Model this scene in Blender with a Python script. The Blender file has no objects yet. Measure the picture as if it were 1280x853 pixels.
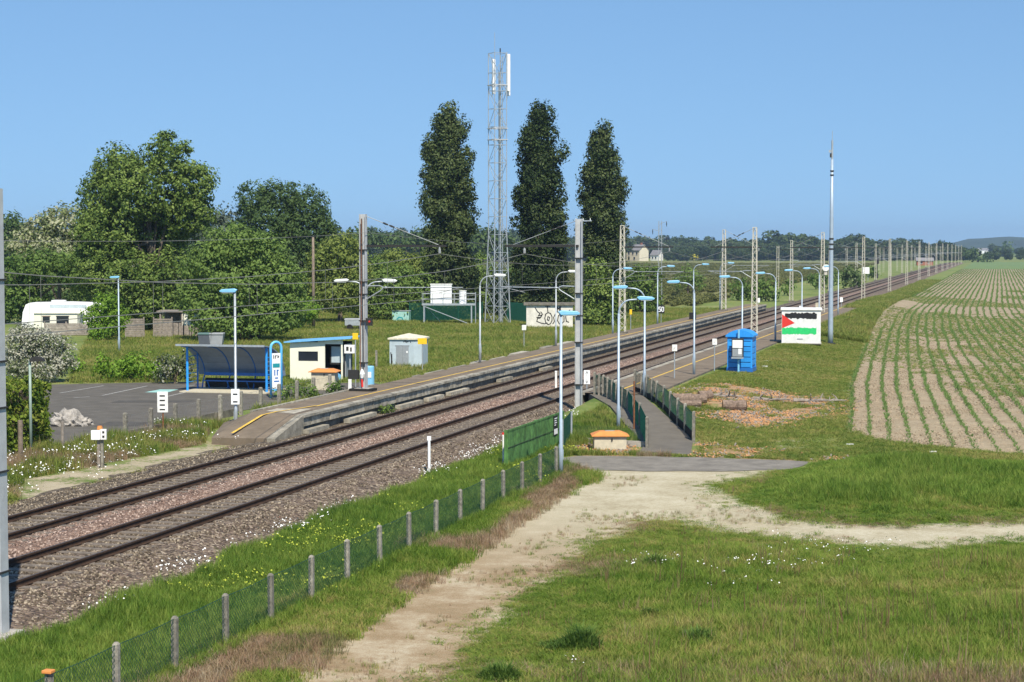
import bpy, math, random
import numpy as np
from mathutils import Vector, Matrix, Quaternion
random.seed(7); RNG = np.random.default_rng(7)
SC = bpy.context.scene; COL = SC.collection
# ---------------------------------------------------------------- camera
# world: railway runs along +Y, camera foot at the origin, metres
HC = 7.38; FPX = 2216.0
TH = math.atan(610 / FPX); PI_ = math.atan(115.5 / FPX)
cam = bpy.data.cameras.new('camera'); cam_o = bpy.data.objects.new('camera', cam); COL.objects.link(cam_o)
cam.sensor_fit = 'HORIZONTAL'; cam.sensor_width = 36; cam.lens = 36 * FPX / 1280
cam.clip_start = 0.5; cam.clip_end = 20000
cam_o.location = (0, 0, HC); cam_o.rotation_euler = (math.pi / 2 - PI_, 0, TH)
SC.camera = cam_o
# ---------------------------------------------------------------- sky, sun, exposure
SUN_EL, SUN_AZ = 50.0, 29.0          # light travels 29 degrees left of the railway direction
w = bpy.data.worlds.new('World'); SC.world = w; w.use_nodes = True
nt = w.node_tree; bg = nt.nodes['Background']
sky = nt.nodes.new('ShaderNodeTexSky'); sky.sky_type = 'NISHITA'; sky.sun_disc = False
sky.sun_elevation = math.radians(SUN_EL); sky.sun_rotation = math.radians(180 - SUN_AZ)
sky.altitude = 0; sky.air_density = 1.7; sky.dust_density = 0.0; sky.ozone_density = 10.0
tc = nt.nodes.new('ShaderNodeTexCoord'); va = nt.nodes.new('ShaderNodeVectorMath'); va.operation = 'ADD'; va.inputs[1].default_value = (0, 0, .20)
vn = nt.nodes.new('ShaderNodeVectorMath'); vn.operation = 'NORMALIZE'; nt.links.new(tc.outputs['Generated'], va.inputs[0]); nt.links.new(va.outputs[0], vn.inputs[0])
nt.links.new(vn.outputs[0], sky.inputs[0])   # whole dome lifted a little: a clear, even summer blue without a white horizon band
nt.links.new(sky.outputs[0], bg.inputs[0]); bg.inputs[1].default_value = 0.112
sl = bpy.data.lights.new('sun', 'SUN'); sl.energy = 5.0; sl.angle = math.radians(0.5); sl.color = (1.0, 0.925, 0.79)
so = bpy.data.objects.new('sun', sl); COL.objects.link(so)
a, e = math.radians(SUN_AZ), math.radians(SUN_EL)
sdir = Vector((-math.sin(a) * math.cos(e), math.cos(a) * math.cos(e), -math.sin(e)))
so.rotation_euler = sdir.to_track_quat('-Z', 'Y').to_euler(); so.location = (40, -60, 80)
SC.view_settings.view_transform = 'Standard'; SC.view_settings.look = 'None'
SC.view_settings.exposure = 0.42; SC.view_settings.gamma = 1.0; SC.view_settings.use_curve_mapping = False
SC.cycles.max_bounces = 6; SC.cycles.transparent_max_bounces = 8; SC.cycles.volume_bounces = 0
SC.cycles.use_denoising = True
# ---------------------------------------------------------------- helpers
FW = np.array([-math.sin(TH) * math.cos(PI_), math.cos(TH) * math.cos(PI_), -math.sin(PI_)])
RT = np.array([math.cos(TH), math.sin(TH), 0.0]); UP = np.cross(RT, FW)
def G(px, py, z=0.0):
    """Ground point of a spot measured on the photograph (1280 x 853), at height z."""
    d = FW * FPX + RT * (px - 640) - UP * (py - 426.5)
    t = (z - HC) / d[2]
    return Vector((d[0] * t, d[1] * t, z))
def depth(p): return float(np.dot(np.array(p) - [0, 0, HC], FW))
def mpp(p): return depth(p) / FPX      # metres per photograph pixel at p

def nodes_of(m):
    m.use_nodes = True; return m.node_tree, m.node_tree.nodes['Principled BSDF']
def M(name, col, rough=0.7, metal=0.0, var=0.25, scale=3.0, bump=0.0, bscale=None, col2=None):
    m = bpy.data.materials.new(name); t, b = nodes_of(m); N = t.nodes.new; L = t.links.new
    b.inputs['Roughness'].default_value = rough; b.inputs['Metallic'].default_value = metal; b.inputs['Specular IOR Level'].default_value = .5 if rough < .5 else .22
    g = N('ShaderNodeNewGeometry'); n = N('ShaderNodeTexNoise'); n.inputs['Scale'].default_value = scale; n.inputs['Detail'].default_value = 5
    n.inputs['Roughness'].default_value = 0.65
    L(g.outputs['Position'], n.inputs['Vector'])
    r = N('ShaderNodeValToRGB'); L(n.outputs[0], r.inputs[0])
    c = Vector(col); lo = c * (1 - var); hi = c * (1 + var) if col2 is None else Vector(col2)
    r.color_ramp.elements[0].position = 0.3; r.color_ramp.elements[1].position = 0.72
    r.color_ramp.elements[0].color = (*lo, 1); r.color_ramp.elements[1].color = (*hi, 1)
    L(r.outputs[0], b.inputs['Base Color'])
    if bump:
        n2 = N('ShaderNodeTexNoise'); n2.inputs['Scale'].default_value = bscale or scale * 8; n2.inputs['Detail'].default_value = 4
        L(g.outputs['Position'], n2.inputs['Vector'])
        bp = N('ShaderNodeBump'); bp.inputs['Strength'].default_value = bump; bp.inputs['Distance'].default_value = 0.05
        L(n2.outputs[0], bp.inputs['Height']); L(bp.outputs[0], b.inputs['Normal'])
    return m
def leafmat(name, c1, c2, scale=0.6, trans=0.35, c3=None):
    m = bpy.data.materials.new(name); t, b = nodes_of(m); N = t.nodes.new; L = t.links.new
    g = N('ShaderNodeNewGeometry'); n = N('ShaderNodeTexNoise'); n.inputs['Scale'].default_value = scale; n.inputs['Detail'].default_value = 4
    L(g.outputs['Position'], n.inputs['Vector'])
    oi = N('ShaderNodeObjectInfo')
    ad = N('ShaderNodeMath'); ad.operation = 'MULTIPLY_ADD'; ad.inputs[1].default_value = 0.5; L(g.outputs['Random Per Island'], ad.inputs[0]); L(n.outputs[0], ad.inputs[2])
    ad2 = N('ShaderNodeMath'); ad2.operation = 'MULTIPLY_ADD'; ad2.inputs[1].default_value = 0.25; L(oi.outputs['Random'], ad2.inputs[0]); L(ad.outputs[0], ad2.inputs[2])
    r = N('ShaderNodeValToRGB'); L(ad2.outputs[0], r.inputs[0])
    r.color_ramp.elements[0].position = 0.5; r.color_ramp.elements[1].position = 1.15 if c3 is None else 0.95
    r.color_ramp.elements[0].color = (*c1, 1); r.color_ramp.elements[1].color = (*c2, 1)
    if c3 is not None:
        r.color_ramp.elements[1].position = 0.85
        el = r.color_ramp.elements.new(1.0); el.color = (*c3, 1)
    L(r.outputs[0], b.inputs['Base Color']); b.inputs['Roughness'].default_value = 0.55
    b.inputs['Specular IOR Level'].default_value = 0.12
    tr = N('ShaderNodeBsdfTranslucent'); L(r.outputs[0], tr.inputs[0])
    mx = N('ShaderNodeMixShader'); mx.inputs[0].default_value = trans
    L(b.outputs[0], mx.inputs[1]); L(tr.outputs[0], mx.inputs[2])
    L(mx.outputs[0], t.nodes['Material Output'].inputs['Surface'])
    return m

class MB:
    def __init__(s): s.v = []; s.f = []; s.mi = []
    def add(s, vs, fs, mi=0):
        o = len(s.v); s.v += [tuple(v) for v in vs]; s.f += [tuple(i + o for i in f) for f in fs]; s.mi += [mi] * len(fs); return s
    def box(s, cx, cy, cz, sx, sy, sz, rz=0.0, mi=0):
        c, d = math.cos(rz), math.sin(rz); vs = []
        for z in (-.5, .5):
            for (x, y) in ((-.5, -.5), (.5, -.5), (.5, .5), (-.5, .5)):
                X, Y = x * sx, y * sy
                vs.append((cx + X * c - Y * d, cy + X * d + Y * c, cz + z * sz))
        return s.add(vs, [(3, 2, 1, 0), (4, 5, 6, 7), (0, 1, 5, 4), (1, 2, 6, 5), (2, 3, 7, 6), (3, 0, 4, 7)], mi)
    def bar(s, p0, p1, w, h=None, up=(0, 0, 1), mi=0):
        h = h or w; p0, p1 = Vector(p0), Vector(p1); d = (p1 - p0).normalized()
        u = Vector(up)
        if abs(d.dot(u)) > .98: u = Vector((0, 1, 0))
        x = d.cross(u).normalized(); y = x.cross(d)
        vs = []
        for p in (p0, p1):
            for (i, j) in ((-.5, -.5), (.5, -.5), (.5, .5), (-.5, .5)): vs.append(p + x * i * w + y * j * h)
        return s.add(vs, [(3, 2, 1, 0), (4, 5, 6, 7), (0, 1, 5, 4), (1, 2, 6, 5), (2, 3, 7, 6), (3, 0, 4, 7)], mi)
    def tube(s, pts, r, n=8, caps=True, mi=0):
        pts = [Vector(p) for p in pts]; k = len(pts)
        rs = list(r) if hasattr(r, '__len__') else [r] * k
        vs = []; ref = None
        for i, p in enumerate(pts):
            d = (pts[min(i + 1, k - 1)] - pts[max(i - 1, 0)]).normalized()
            if ref is None:
                ref = d.orthogonal().normalized()
            x = (ref - d * ref.dot(d)); x = x.normalized() if x.length > 1e-6 else d.orthogonal().normalized(); ref = x
            y = d.cross(x)
            for j in range(n):
                t = 2 * math.pi * j / n
                vs.append(p + (x * math.cos(t) + y * math.sin(t)) * rs[i])
        fs = []
        for i in range(k - 1):
            for j in range(n):
                a0 = i * n + j; b0 = i * n + (j + 1) % n
                fs.append((a0, b0, b0 + n, a0 + n))
        if caps: fs += [tuple(range(n - 1, -1, -1)), tuple(range((k - 1) * n, k * n))]
        return s.add(vs, fs, mi)
    def prism(s, poly, z0, z1, mi=0):
        n = len(poly)
        vs = [(x, y, z0) for x, y in poly] + [(x, y, z1) for x, y in poly]
        fs = [tuple(range(n - 1, -1, -1)), tuple(range(n, 2 * n))] + [(i, (i + 1) % n, n + (i + 1) % n, n + i) for i in range(n)]
        return s.add(vs, fs, mi)
    def extr(s, prof, f0, f1, mi=0):
        """profile of (a,b) swept between two frames: f(a,b)->point"""
        n = len(prof)
        vs = [f0(*p) for p in prof] + [f1(*p) for p in prof]
        return s.add(vs, [tuple(range(n - 1, -1, -1)), tuple(range(n, 2 * n))] + [(i, (i + 1) % n, n + (i + 1) % n, n + i) for i in range(n)], mi)
    def mesh(s, name, mats, smooth=False):
        me = bpy.data.meshes.new(name); me.from_pydata(s.v, [], s.f)
        mats = mats if isinstance(mats, (list, tuple)) else [mats]
        for m in mats: me.materials.append(m)
        if len(mats) > 1: me.polygons.foreach_set('material_index', s.mi)
        if smooth: me.polygons.foreach_set('use_smooth', [True] * len(me.polygons))
        bm_fix(me)
        return me
    def build(s, name, mats, parent=None, smooth=False, bevel=0.0):
        o = bpy.data.objects.new(name, s.mesh(name, mats, smooth)); COL.objects.link(o)
        if parent is not None: o.parent = parent
        if bevel:
            md = o.modifiers.new('bevel', 'BEVEL'); md.width = bevel; md.segments = 2; md.limit_method = 'ANGLE'
        return o
import bmesh
def bm_fix(me):
    if len(me.polygons) > 20000: return
    bm = bmesh.new(); bm.from_mesh(me); bmesh.ops.recalc_face_normals(bm, faces=bm.faces); bm.to_mesh(me); bm.free()
def B(cx, cy, cz, sx, sy, sz, rz=0): return MB().box(cx, cy, cz, sx, sy, sz, rz)
def tag(o, label, cat, group=None):
    o['label'] = label; o['category'] = cat
    if group: o['group'] = group
    return o
def thing(name, label, cat, loc=(0, 0, 0), rz=0.0, group=None):
    o = bpy.data.objects.new(name, None); COL.objects.link(o); o.location = loc; o.rotation_euler = (0, 0, rz)
    o.empty_display_size = .3
    return tag(o, label, cat, group)
def single(name, mb, mats, label, cat, loc=(0, 0, 0), rz=0.0, group=None, **k):
    o = mb.build(name, mats, **k); o.location = loc; o.rotation_euler = (0, 0, rz); return tag(o, label, cat, group)
def struct(o, kind='structure'):
    o['kind'] = kind; return o
def stuff(o, label, cat):
    o['kind'] = 'stuff'; return tag(o, label, cat)
def inst(name, me, parent, loc=(0, 0, 0), rz=0.0):
    o = bpy.data.objects.new(name, me); COL.objects.link(o); o.parent = parent; o.location = loc; o.rotation_euler = (0, 0, rz); return o
def copy_tree(root, loc, rz=None, label=None, group=None):
    r = root.copy(); COL.objects.link(r); r.location = loc
    if rz is not None: r.rotation_euler = (0, 0, rz)
    if label: r['label'] = label
    if group: r['group'] = group
    for ch in root.children:
        c = ch.copy(); COL.objects.link(c); c.parent = r
        for g in ch.children:
            d = g.copy(); COL.objects.link(d); d.parent = c
    return r
def strokes(polys, wd, f, th=0.004, mb=None):
    """flat painted strokes: polylines in (a,b) on a plane, f(a,b,n)->point"""
    mb = mb or MB()
    for pl in polys:
        for (p, q) in zip(pl[:-1], pl[1:]):
            dx, dy = q[0] - p[0], q[1] - p[1]; l = math.hypot(dx, dy) or 1
            ex, ey = dx / l * wd * .4, dy / l * wd * .4; nx, ny = -dy / l * wd / 2, dx / l * wd / 2
            c = [(p[0] - ex + nx, p[1] - ey + ny), (p[0] - ex - nx, p[1] - ey - ny), (q[0] + ex - nx, q[1] + ey - ny), (q[0] + ex + nx, q[1] + ey + ny)]
            jit = random.random() * .002
            mb.add([f(a_, b_, th + jit) for a_, b_ in c], [(0, 1, 2, 3)])
    return mb
DIG = {'5': [(1, 2), (0, 2), (0, 1.1), (.7, 1.15), (1, .8), (1, .3), (.7, 0), (0, 0)], '0': [(0, .3), (0, 1.7), (.3, 2), (.7, 2), (1, 1.7), (1, .3), (.7, 0), (.3, 0), (0, .3)],
       '3': [(0, 2), (1, 2), (.5, 1.1), (1, .8), (1, .3), (.7, 0), (0, 0)], '1': [(.2, 1.6), (.6, 2), (.6, 0)]}
def geo_scatter(name, srcs, pts, scl, rot, pick, label, cat, kind='stuff'):
    """one object that scatters small meshes (never seen on their own) over points"""
    me = bpy.data.meshes.new(name); n = len(pts)
    me.vertices.add(n); me.vertices.foreach_set('co', np.asarray(pts, dtype=np.float32).ravel())
    for nm, dt, arr in (('scl', 'FLOAT_VECTOR', scl), ('rot', 'FLOAT_VECTOR', rot)):
        at = me.attributes.new(nm, dt, 'POINT'); at.data.foreach_set('vector', np.asarray(arr, dtype=np.float32).ravel())
    at = me.attributes.new('pick', 'INT', 'POINT'); at.data.foreach_set('value', np.asarray(pick, dtype=np.int32))
    o = bpy.data.objects.new(name, me); COL.objects.link(o)
    ng = bpy.data.node_groups.new(name, 'GeometryNodeTree')
    ng.interface.new_socket('Geometry', in_out='INPUT', socket_type='NodeSocketGeometry')
    ng.interface.new_socket('Geometry', in_out='OUTPUT', socket_type='NodeSocketGeometry')
    N = ng.nodes.new; L = ng.links.new
    gi, go, jn = N('NodeGroupInput'), N('NodeGroupOutput'), N('GeometryNodeJoinGeometry')
    def attr(nm, dt):
        x = N('GeometryNodeInputNamedAttribute'); x.data_type = dt; x.inputs['Name'].default_value = nm; return x.outputs['Attribute']
    sc_, ro_, pk = attr('scl', 'FLOAT_VECTOR'), attr('rot', 'FLOAT_VECTOR'), attr('pick', 'INT')
    for i, sme in enumerate(srcs):
        so_ = bpy.data.objects.new(name + '_piece', sme)
        oi = N('GeometryNodeObjectInfo'); oi.inputs['Object'].default_value = so_
        cp = N('FunctionNodeCompare'); cp.data_type = 'INT'; cp.operation = 'EQUAL'; L(pk, cp.inputs[2]); cp.inputs[3].default_value = i
        io = N('GeometryNodeInstanceOnPoints'); L(gi.outputs[0], io.inputs['Points']); L(cp.outputs[0], io.inputs['Selection'])
        L(oi.outputs['Geometry'], io.inputs['Instance']); L(ro_, io.inputs['Rotation']); L(sc_, io.inputs['Scale'])
        L(io.outputs[0], jn.inputs[0])
    L(jn.outputs[0], go.inputs[0])
    md = o.modifiers.new('scatter', 'NODES'); md.node_group = ng
    o['kind'] = kind; tag(o, label, cat)
    return o
def sdist(P, poly):
    """signed distance (negative inside) of points P (n,2) to a polygon"""
    P = np.asarray(P, float); n = len(poly); d = np.full(len(P), 1e18); ins = np.zeros(len(P), bool)
    for i in range(n):
        ax, ay = poly[i][0], poly[i][1]; bx, by = poly[(i + 1) % n][0], poly[(i + 1) % n][1]
        ex, ey = bx - ax, by - ay; wx, wy = P[:, 0] - ax, P[:, 1] - ay
        t = np.clip((wx * ex + wy * ey) / (ex * ex + ey * ey + 1e-12), 0, 1)
        d = np.minimum(d, (wx - ex * t) ** 2 + (wy - ey * t) ** 2)
        c = ((ay > P[:, 1]) != (by > P[:, 1])) & (P[:, 0] < (bx - ax) * (P[:, 1] - ay) / (by - ay + 1e-12) + ax)
        ins ^= c
    d = np.sqrt(d); return np.where(ins, -d, d)
def vnoise(x, y, s, seed=0):
    """cheap smooth value noise 0..1"""
    x = np.asarray(x) / s; y = np.asarray(y) / s
    xi, yi = np.floor(x).astype(np.int64), np.floor(y).astype(np.int64); fx, fy = x - xi, y - yi
    fx = fx * fx * (3 - 2 * fx); fy = fy * fy * (3 - 2 * fy)
    def h(i, j):
        v = np.sin(i * 127.1 + j * 311.7 + seed * 74.7) * 43758.5453; return v - np.floor(v)
    return (h(xi, yi) * (1 - fx) + h(xi + 1, yi) * fx) * (1 - fy) + (h(xi, yi + 1) * (1 - fx) + h(xi + 1, yi + 1) * fx) * fy
def sstep(t): t = np.clip(t, 0, 1); return t * t * (3 - 2 * t)
def bank(x, y):
    """low bank that brings the lawn up to the near platform"""
    x, y = np.asarray(x, float), np.asarray(y, float)
    return .56 * sstep((y - 66) / 17) * sstep((x + 18.9) / 1.0) * (1 - sstep((x + 14.2) / 5.0)) * (1 - sstep((y - 230) / 60))
def GK(px, py):
    z = 0.0
    for _ in range(6): p = G(px, py, z); z = float(bank(p.x, p.y))
    return G(px, py, z)
def PX(lst): return [tuple(G(*p)[:2]) for p in lst]
# ---------------------------------------------------------------- materials
m_conc = M('concrete', (.36, .335, .29), .85, var=.35, scale=6, bump=.25)
m_conc_post = M('post_concrete', (.23, .212, .172), .9, var=.45, scale=9, bump=.3)
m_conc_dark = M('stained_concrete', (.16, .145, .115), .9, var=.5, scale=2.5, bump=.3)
m_coping = M('coping_concrete', (.33, .30, .235), .9, var=.45, scale=3, bump=.3)
def per_object(m, lo, hi):
    t = m.node_tree; b = t.nodes['Principled BSDF']; l = b.inputs['Base Color'].links[0]; src = l.from_socket
    oi = t.nodes.new('ShaderNodeObjectInfo'); mr = t.nodes.new('ShaderNodeMapRange'); mr.inputs[3].default_value = lo; mr.inputs[4].default_value = hi
    vm = t.nodes.new('ShaderNodeVectorMath'); vm.operation = 'SCALE'
    t.links.new(oi.outputs['Random'], mr.inputs[0]); t.links.new(src, vm.inputs[0]); t.links.new(mr.outputs[0], vm.inputs['Scale']); t.links.new(vm.outputs[0], b.inputs['Base Color'])
per_object(m_coping, .72, 1.18)
m_asph = M('asphalt', (.112, .101, .083), .9, var=.22, scale=1.2, bump=.3, bscale=60)
m_asph2 = M('old_asphalt', (.195, .176, .145), .9, var=.3, scale=1.5, bump=.3, bscale=50)
m_plat = M('platform_asphalt', (.178, .140, .098), .9, var=.25, scale=1.0, bump=.3, bscale=60)
m_white = M('white_paint', (.80, .80, .78), .5, var=.06, scale=4)
m_whitew = M('weathered_white', (.74, .73, .68), .6, var=.18, scale=3)
m_cream = M('cream_panel', (.74, .72, .58), .55, var=.06, scale=3)
m_yellow = M('yellow_paint', (.62, .40, .07), .7, var=.25, scale=5)
m_yelsign = M('yellow_sign', (.75, .47, .02), .5, var=.06, scale=5)
m_blue = M('blue_paint', (.025, .27, .70), .4, var=.1, scale=4)
per_object(m_blue, .86, 1.12)
m_blued = M('deep_blue_paint', (.015, .13, .42), .4, var=.1, scale=4)
m_blueroof = M('blue_roof_paint', (.16, .42, .68), .4, var=.12, scale=4)
m_lampblue = M('lamp_blue', (.20, .47, .66), .35, var=.06, scale=8)
m_lamppale = M('lamp_pale', (.66, .68, .64), .35, var=.06, scale=8)
m_pole = M('lamp_pole_grey', (.34, .41, .47), .45, .2, var=.12, scale=5)
m_galv = M('galvanised_steel', (.38, .41, .42), .45, .35, var=.18, scale=6)
m_mast = M('mast_steel', (.42, .43, .43), .55, .0, var=.15, scale=3)
m_lat = M('lattice_paint', (.52, .49, .40), .6, .05, var=.2, scale=4)
m_dark = M('dark_metal', (.032, .031, .029), .7, var=.2, scale=6)
m_wire = M('wire', (.24, .235, .21), .6, .1, var=.2, scale=1)
m_wirel = M('bright_wire', (.33, .34, .33), .5, .3, var=.2, scale=1)
m_rust = M('rust', (.20, .085, .04), .9, var=.4, scale=12, bump=.2)
m_railside = M('rail_side_rust', (.050, .029, .018), .9, var=.35, scale=5)
m_railtop = M('rail_head_steel', (.10, .08, .065), .5, .3, var=.15, scale=4)
m_sleeper = M('sleeper_wood', (.17, .14, .11), .95, var=.35, scale=7, bump=.3)
m_wood = M('old_wood', (.25, .215, .18), .95, var=.4, scale=5, bump=.4)
m_pole_wood = M('pole_wood', (.21, .165, .125), .95, var=.35, scale=5, bump=.3)
m_trunk = M('bark', (.12, .095, .07), .95, var=.4, scale=3, bump=.5)
m_trunkl = M('pale_bark', (.30, .27, .22), .95, var=.3, scale=3, bump=.3)
m_orange = M('orange_lid', (.60, .235, .065), .6, var=.14, scale=5)
m_beige = M('beige_concrete', (.50, .45, .33), .85, var=.14, scale=5, bump=.15)
m_greenb = M('green_board', (.080, .180, .05), .75, var=.5, scale=5)
per_object(m_greenb, .8, 1.15); per_object(m_conc_post, .8, 1.25)
m_greenm = M('green_mesh', (.012, .085, .055), .6, var=.15, scale=5)
m_greend = M('dark_green_wire', (.02, .075, .05), .6, var=.2, scale=5)
m_black = M('black_rubber', (.018, .017, .015), .8, var=.3, scale=8)
m_glass = M('dark_glass', (.02, .024, .03), .12, var=.1, scale=2)
m_bluegrey = M('blue_grey_render', (.40, .47, .50), .8, var=.12, scale=3, bump=.1)
m_greydoor = M('grey_door', (.26, .28, .29), .55, var=.12, scale=4)
m_roofcream = M('cream_roof', (.60, .55, .41), .9, var=.25, scale=5, bump=.2)
m_red = M('red_paint', (.62, .04, .03), .6, var=.1, scale=10)
m_greenp = M('green_paint', (.03, .50, .14), .6, var=.15, scale=8)
m_blackp = M('black_paint', (.02, .02, .02), .6, var=.3, scale=10)
m_teal = M('teal_panel', (.02, .25, .28), .5, var=.05)
m_turq = M('turquoise_sheet', (.30, .52, .47), .7, var=.2, scale=2)
m_rock = M('rock', (.30, .275, .24), .95, var=.6, scale=5, bump=1.0, bscale=9)
m_bark_log = M('log_bark', (.22, .16, .12), .95, var=.5, scale=9, bump=.8, bscale=30)
m_logend = M('log_end', (.50, .30, .15), .9, var=.25, scale=12)
m_chip = M('wood_chip', (.43, .235, .11), .95, var=.5, scale=20)
m_rooft = M('slate_roof', (.20, .19, .19), .8, var=.2, scale=.5)
m_brick = M('red_wall', (.32, .12, .07), .9, var=.2, scale=.3)
m_housew = M('house_render', (.62, .56, .42), .85, var=.08, scale=.5)
m_graf = M('graffiti_wall', (.62, .59, .51), .85, var=.22, scale=2, bump=.1)
m_hill = M('hill_wood', (.035, .055, .03), 1, var=.5, scale=.01)
# foliage
lf_pop = leafmat('poplar_leaf', (.012, .025, .007), (.036, .058, .015), .5, .12, (.090, .115, .040))
lf_big = leafmat('lime_leaf', (.038, .072, .014), (.125, .185, .036), .45, .24, (.20, .265, .065))
lf_dark = leafmat('dark_leaf', (0.034, 0.069, 0.021), (0.098, 0.149, 0.046), .4, .3)
lf_mid = leafmat('mid_leaf', (0.062, 0.119, 0.025), (0.175, 0.256, 0.062), .4, .35)
lf_lite = leafmat('light_leaf', (.095, .145, .025), (.235, .285, .070), .4, .4)
lf_bright = leafmat('bright_leaf', (.075, .155, .015), (.20, .33, .04), .6, .4)
lf_olive = leafmat('olive_leaf', (.10, .135, .045), (.24, .28, .115), .5, .3, (.42, .42, .27))
lf_silver = leafmat('silver_leaf', (.050, .075, .050), (.120, .150, .110), .5, .25)
lf_flower = leafmat('blossom_leaf', (.055, .080, .025), (.150, .180, .085), 1.2, .3, (.46, .45, .36))
lf_hedge = leafmat('hedge_leaf', (0.056, 0.106, 0.013), (0.181, 0.244, 0.031), .9, .3, (0.275, 0.300, 0.062))
lf_far = leafmat('far_leaf', (.022, .044, .016), (.075, .110, .035), .06, .25)
lf_weed = leafmat('weed_leaf', (.060, .115, .02), (.140, .225, .045), 1.5, .4)
# ================================================================ GROUND
T1, T2 = -24.15, -20.65               # track centres
RAILZ = 0.40; PLZ = 0.95; PNZ = 0.65  # rail top, far and near platform tops
gravel_poly = [(-12.6, 8.0)] + PX([(330, 870), (400, 815), (480, 758), (560, 706), (640, 655), (700, 618), (742, 597), (722, 588), (760, 584), (985, 584), (955, 593), (915, 602), (905, 612), (930, 630), (1000, 646), (1100, 653), (1200, 653), (1290, 646)]) + \
    [(14, 51.5), (14, 46.5)] + PX([(1290, 679), (1150, 687), (1000, 678), (880, 664), (828, 652), (785, 658), (735, 690), (690, 725), (640, 765), (590, 815), (555, 870)]) + [(-9.3, 8.0)]
road_poly = PX([(688, 574), (722, 570.5), (795, 571), (872, 572.5), (960, 575), (1014, 578), (992, 587), (900, 590), (780, 589), (735, 588), (708, 583)])
chip_poly = PX([(862, 500), (905, 492), (960, 492), (1005, 495), (1050, 503), (1045, 512), (1000, 528), (930, 537), (905, 530), (868, 516)])
chip_poly2 = PX([(688, 569), (715, 556), (745, 553), (800, 560), (800, 571), (740, 571)])
chip_poly3 = PX([(868, 553), (890, 556), (1000, 570), (1080, 574), (1080, 580), (960, 575), (870, 573)])
bare_poly = PX([(962, 552), (985, 548), (1002, 554), (990, 564), (968, 563)])
verge_dry = [(-13.6, 20)] + PX([(190, 853), (300, 800), (420, 740), (600, 650), (690, 605), (745, 590), (745, 600), (640, 658), (480, 762), (340, 868)]) + [(-12.2, 20)]
FX0 = -12.9
def field_left(y):
    y = np.asarray(y, float); return np.interp(y, [60, 75, 95, 125, 160, 200, 225, 260, 300, 700], [-5.0, -6.1, -7.6, -9.3, -11.0, -12.5, -12.85, -12.9, -12.9, -13.3])
field_poly = [(float(field_left(y)), y) for y in (73, 85, 95, 110, 125, 142, 160, 180, 200, 225, 260, 300, 660)] + [(60, 660), (60, 58), (20, 62.3), (1, 65.6), (-4.4, 69.5)]
crop_poly = [(-13.5, 667), (-14.5, 1010), (130, 1040), (130, 667)]
vine_poly = [(-40, 225), (-60, 1000), (-420, 1060), (-420, 330), (-75, 225)]
lawn_poly = PX([(340, 425), (400, 412), (470, 420), (500, 440), (440, 450), (360, 440)])
leftdirt_poly = PX([(8, 640), (8, 600), (110, 583), (240, 556), (300, 548), (345, 549), (200, 590)])
gxs = np.concatenate([[-7000, -3000, -1500, -900, -600, -420, -300, -220, -170, -140, -115, -95, -80], np.arange(-68, 22, .42), [24, 28, 34, 42, 55, 75, 110, 170, 300, 600, 1200, 2500, 6000]])
gys = np.concatenate([[-80, -30, 0, 12], np.arange(20, 150, .42), np.arange(150, 290, 2.0), [300, 320, 345, 375, 410, 450, 500, 560, 620, 655, 664, 672, 720, 800, 900, 1000, 1020, 1060, 1200, 1500, 2000, 3000, 4500, 8000]])
NX, NY = len(gxs), len(gys)
GX, GY = np.meshgrid(gxs, gys); P2 = np.stack([GX.ravel(), GY.ravel()], 1)
def mask(poly, soft): return np.clip(.5 - sdist(P2, poly) / soft, 0, 1)
Z = {}
Z['gravel'] = mask(gravel_poly, 1.6)
Z['dirt'] = np.where(P2[:, 1] < 300, mask(field_poly, 1.4), mask(field_poly, 3))
Z['crop'] = mask(crop_poly, 6)
Z['chips'] = np.maximum.reduce([.92 * mask(chip_poly, 4.5), mask(chip_poly2, 1.0), mask(chip_poly3, 1.2)])
Z['bare'] = np.maximum(.75 * mask(bare_poly, 2.4), .8 * mask(leftdirt_poly, 1.6))
Z['dry'] = np.maximum(mask(verge_dry, 1.2), 0)
Z['worn'] = np.clip((52 - P2[:, 1]) / 14, 0, 1) * (P2[:, 0] < -5)
Z['vine'] = mask(vine_poly, 10)
gz = np.zeros(len(P2))
near = (P2[:, 1] > 20) & (P2[:, 1] < 150)
hard = np.minimum.reduce([sdist(P2, road_poly), np.abs(P2[:, 0] + 22.4) - 12])
soften = np.clip(hard / 4, 0, 1) * np.clip((P2[:, 1] - 20) / 6, 0, 1) * np.clip((150 - P2[:, 1]) / 20, 0, 1) * np.clip((P2[:, 0] + 30) / 4, 0, 1)
gz = soften * ((vnoise(P2[:, 0], P2[:, 1], 3.1, 2) - .5) * .10 + (vnoise(P2[:, 0], P2[:, 1], 1.1, 5) - .5) * .05) * np.where(near, 1, 0) - soften * .01 + bank(P2[:, 0], P2[:, 1])
def mix_node(t, fac, a_, b_):
    n = t.nodes.new('ShaderNodeMix'); n.data_type = 'RGBA'
    t.links.new(fac, n.inputs[0])
    for s_, i in ((a_, 6), (b_, 7)):
        if isinstance(s_, tuple): n.inputs[i].default_value = (*s_, 1)
        else: t.links.new(s_, n.inputs[i])
    return n.outputs[2]
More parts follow.
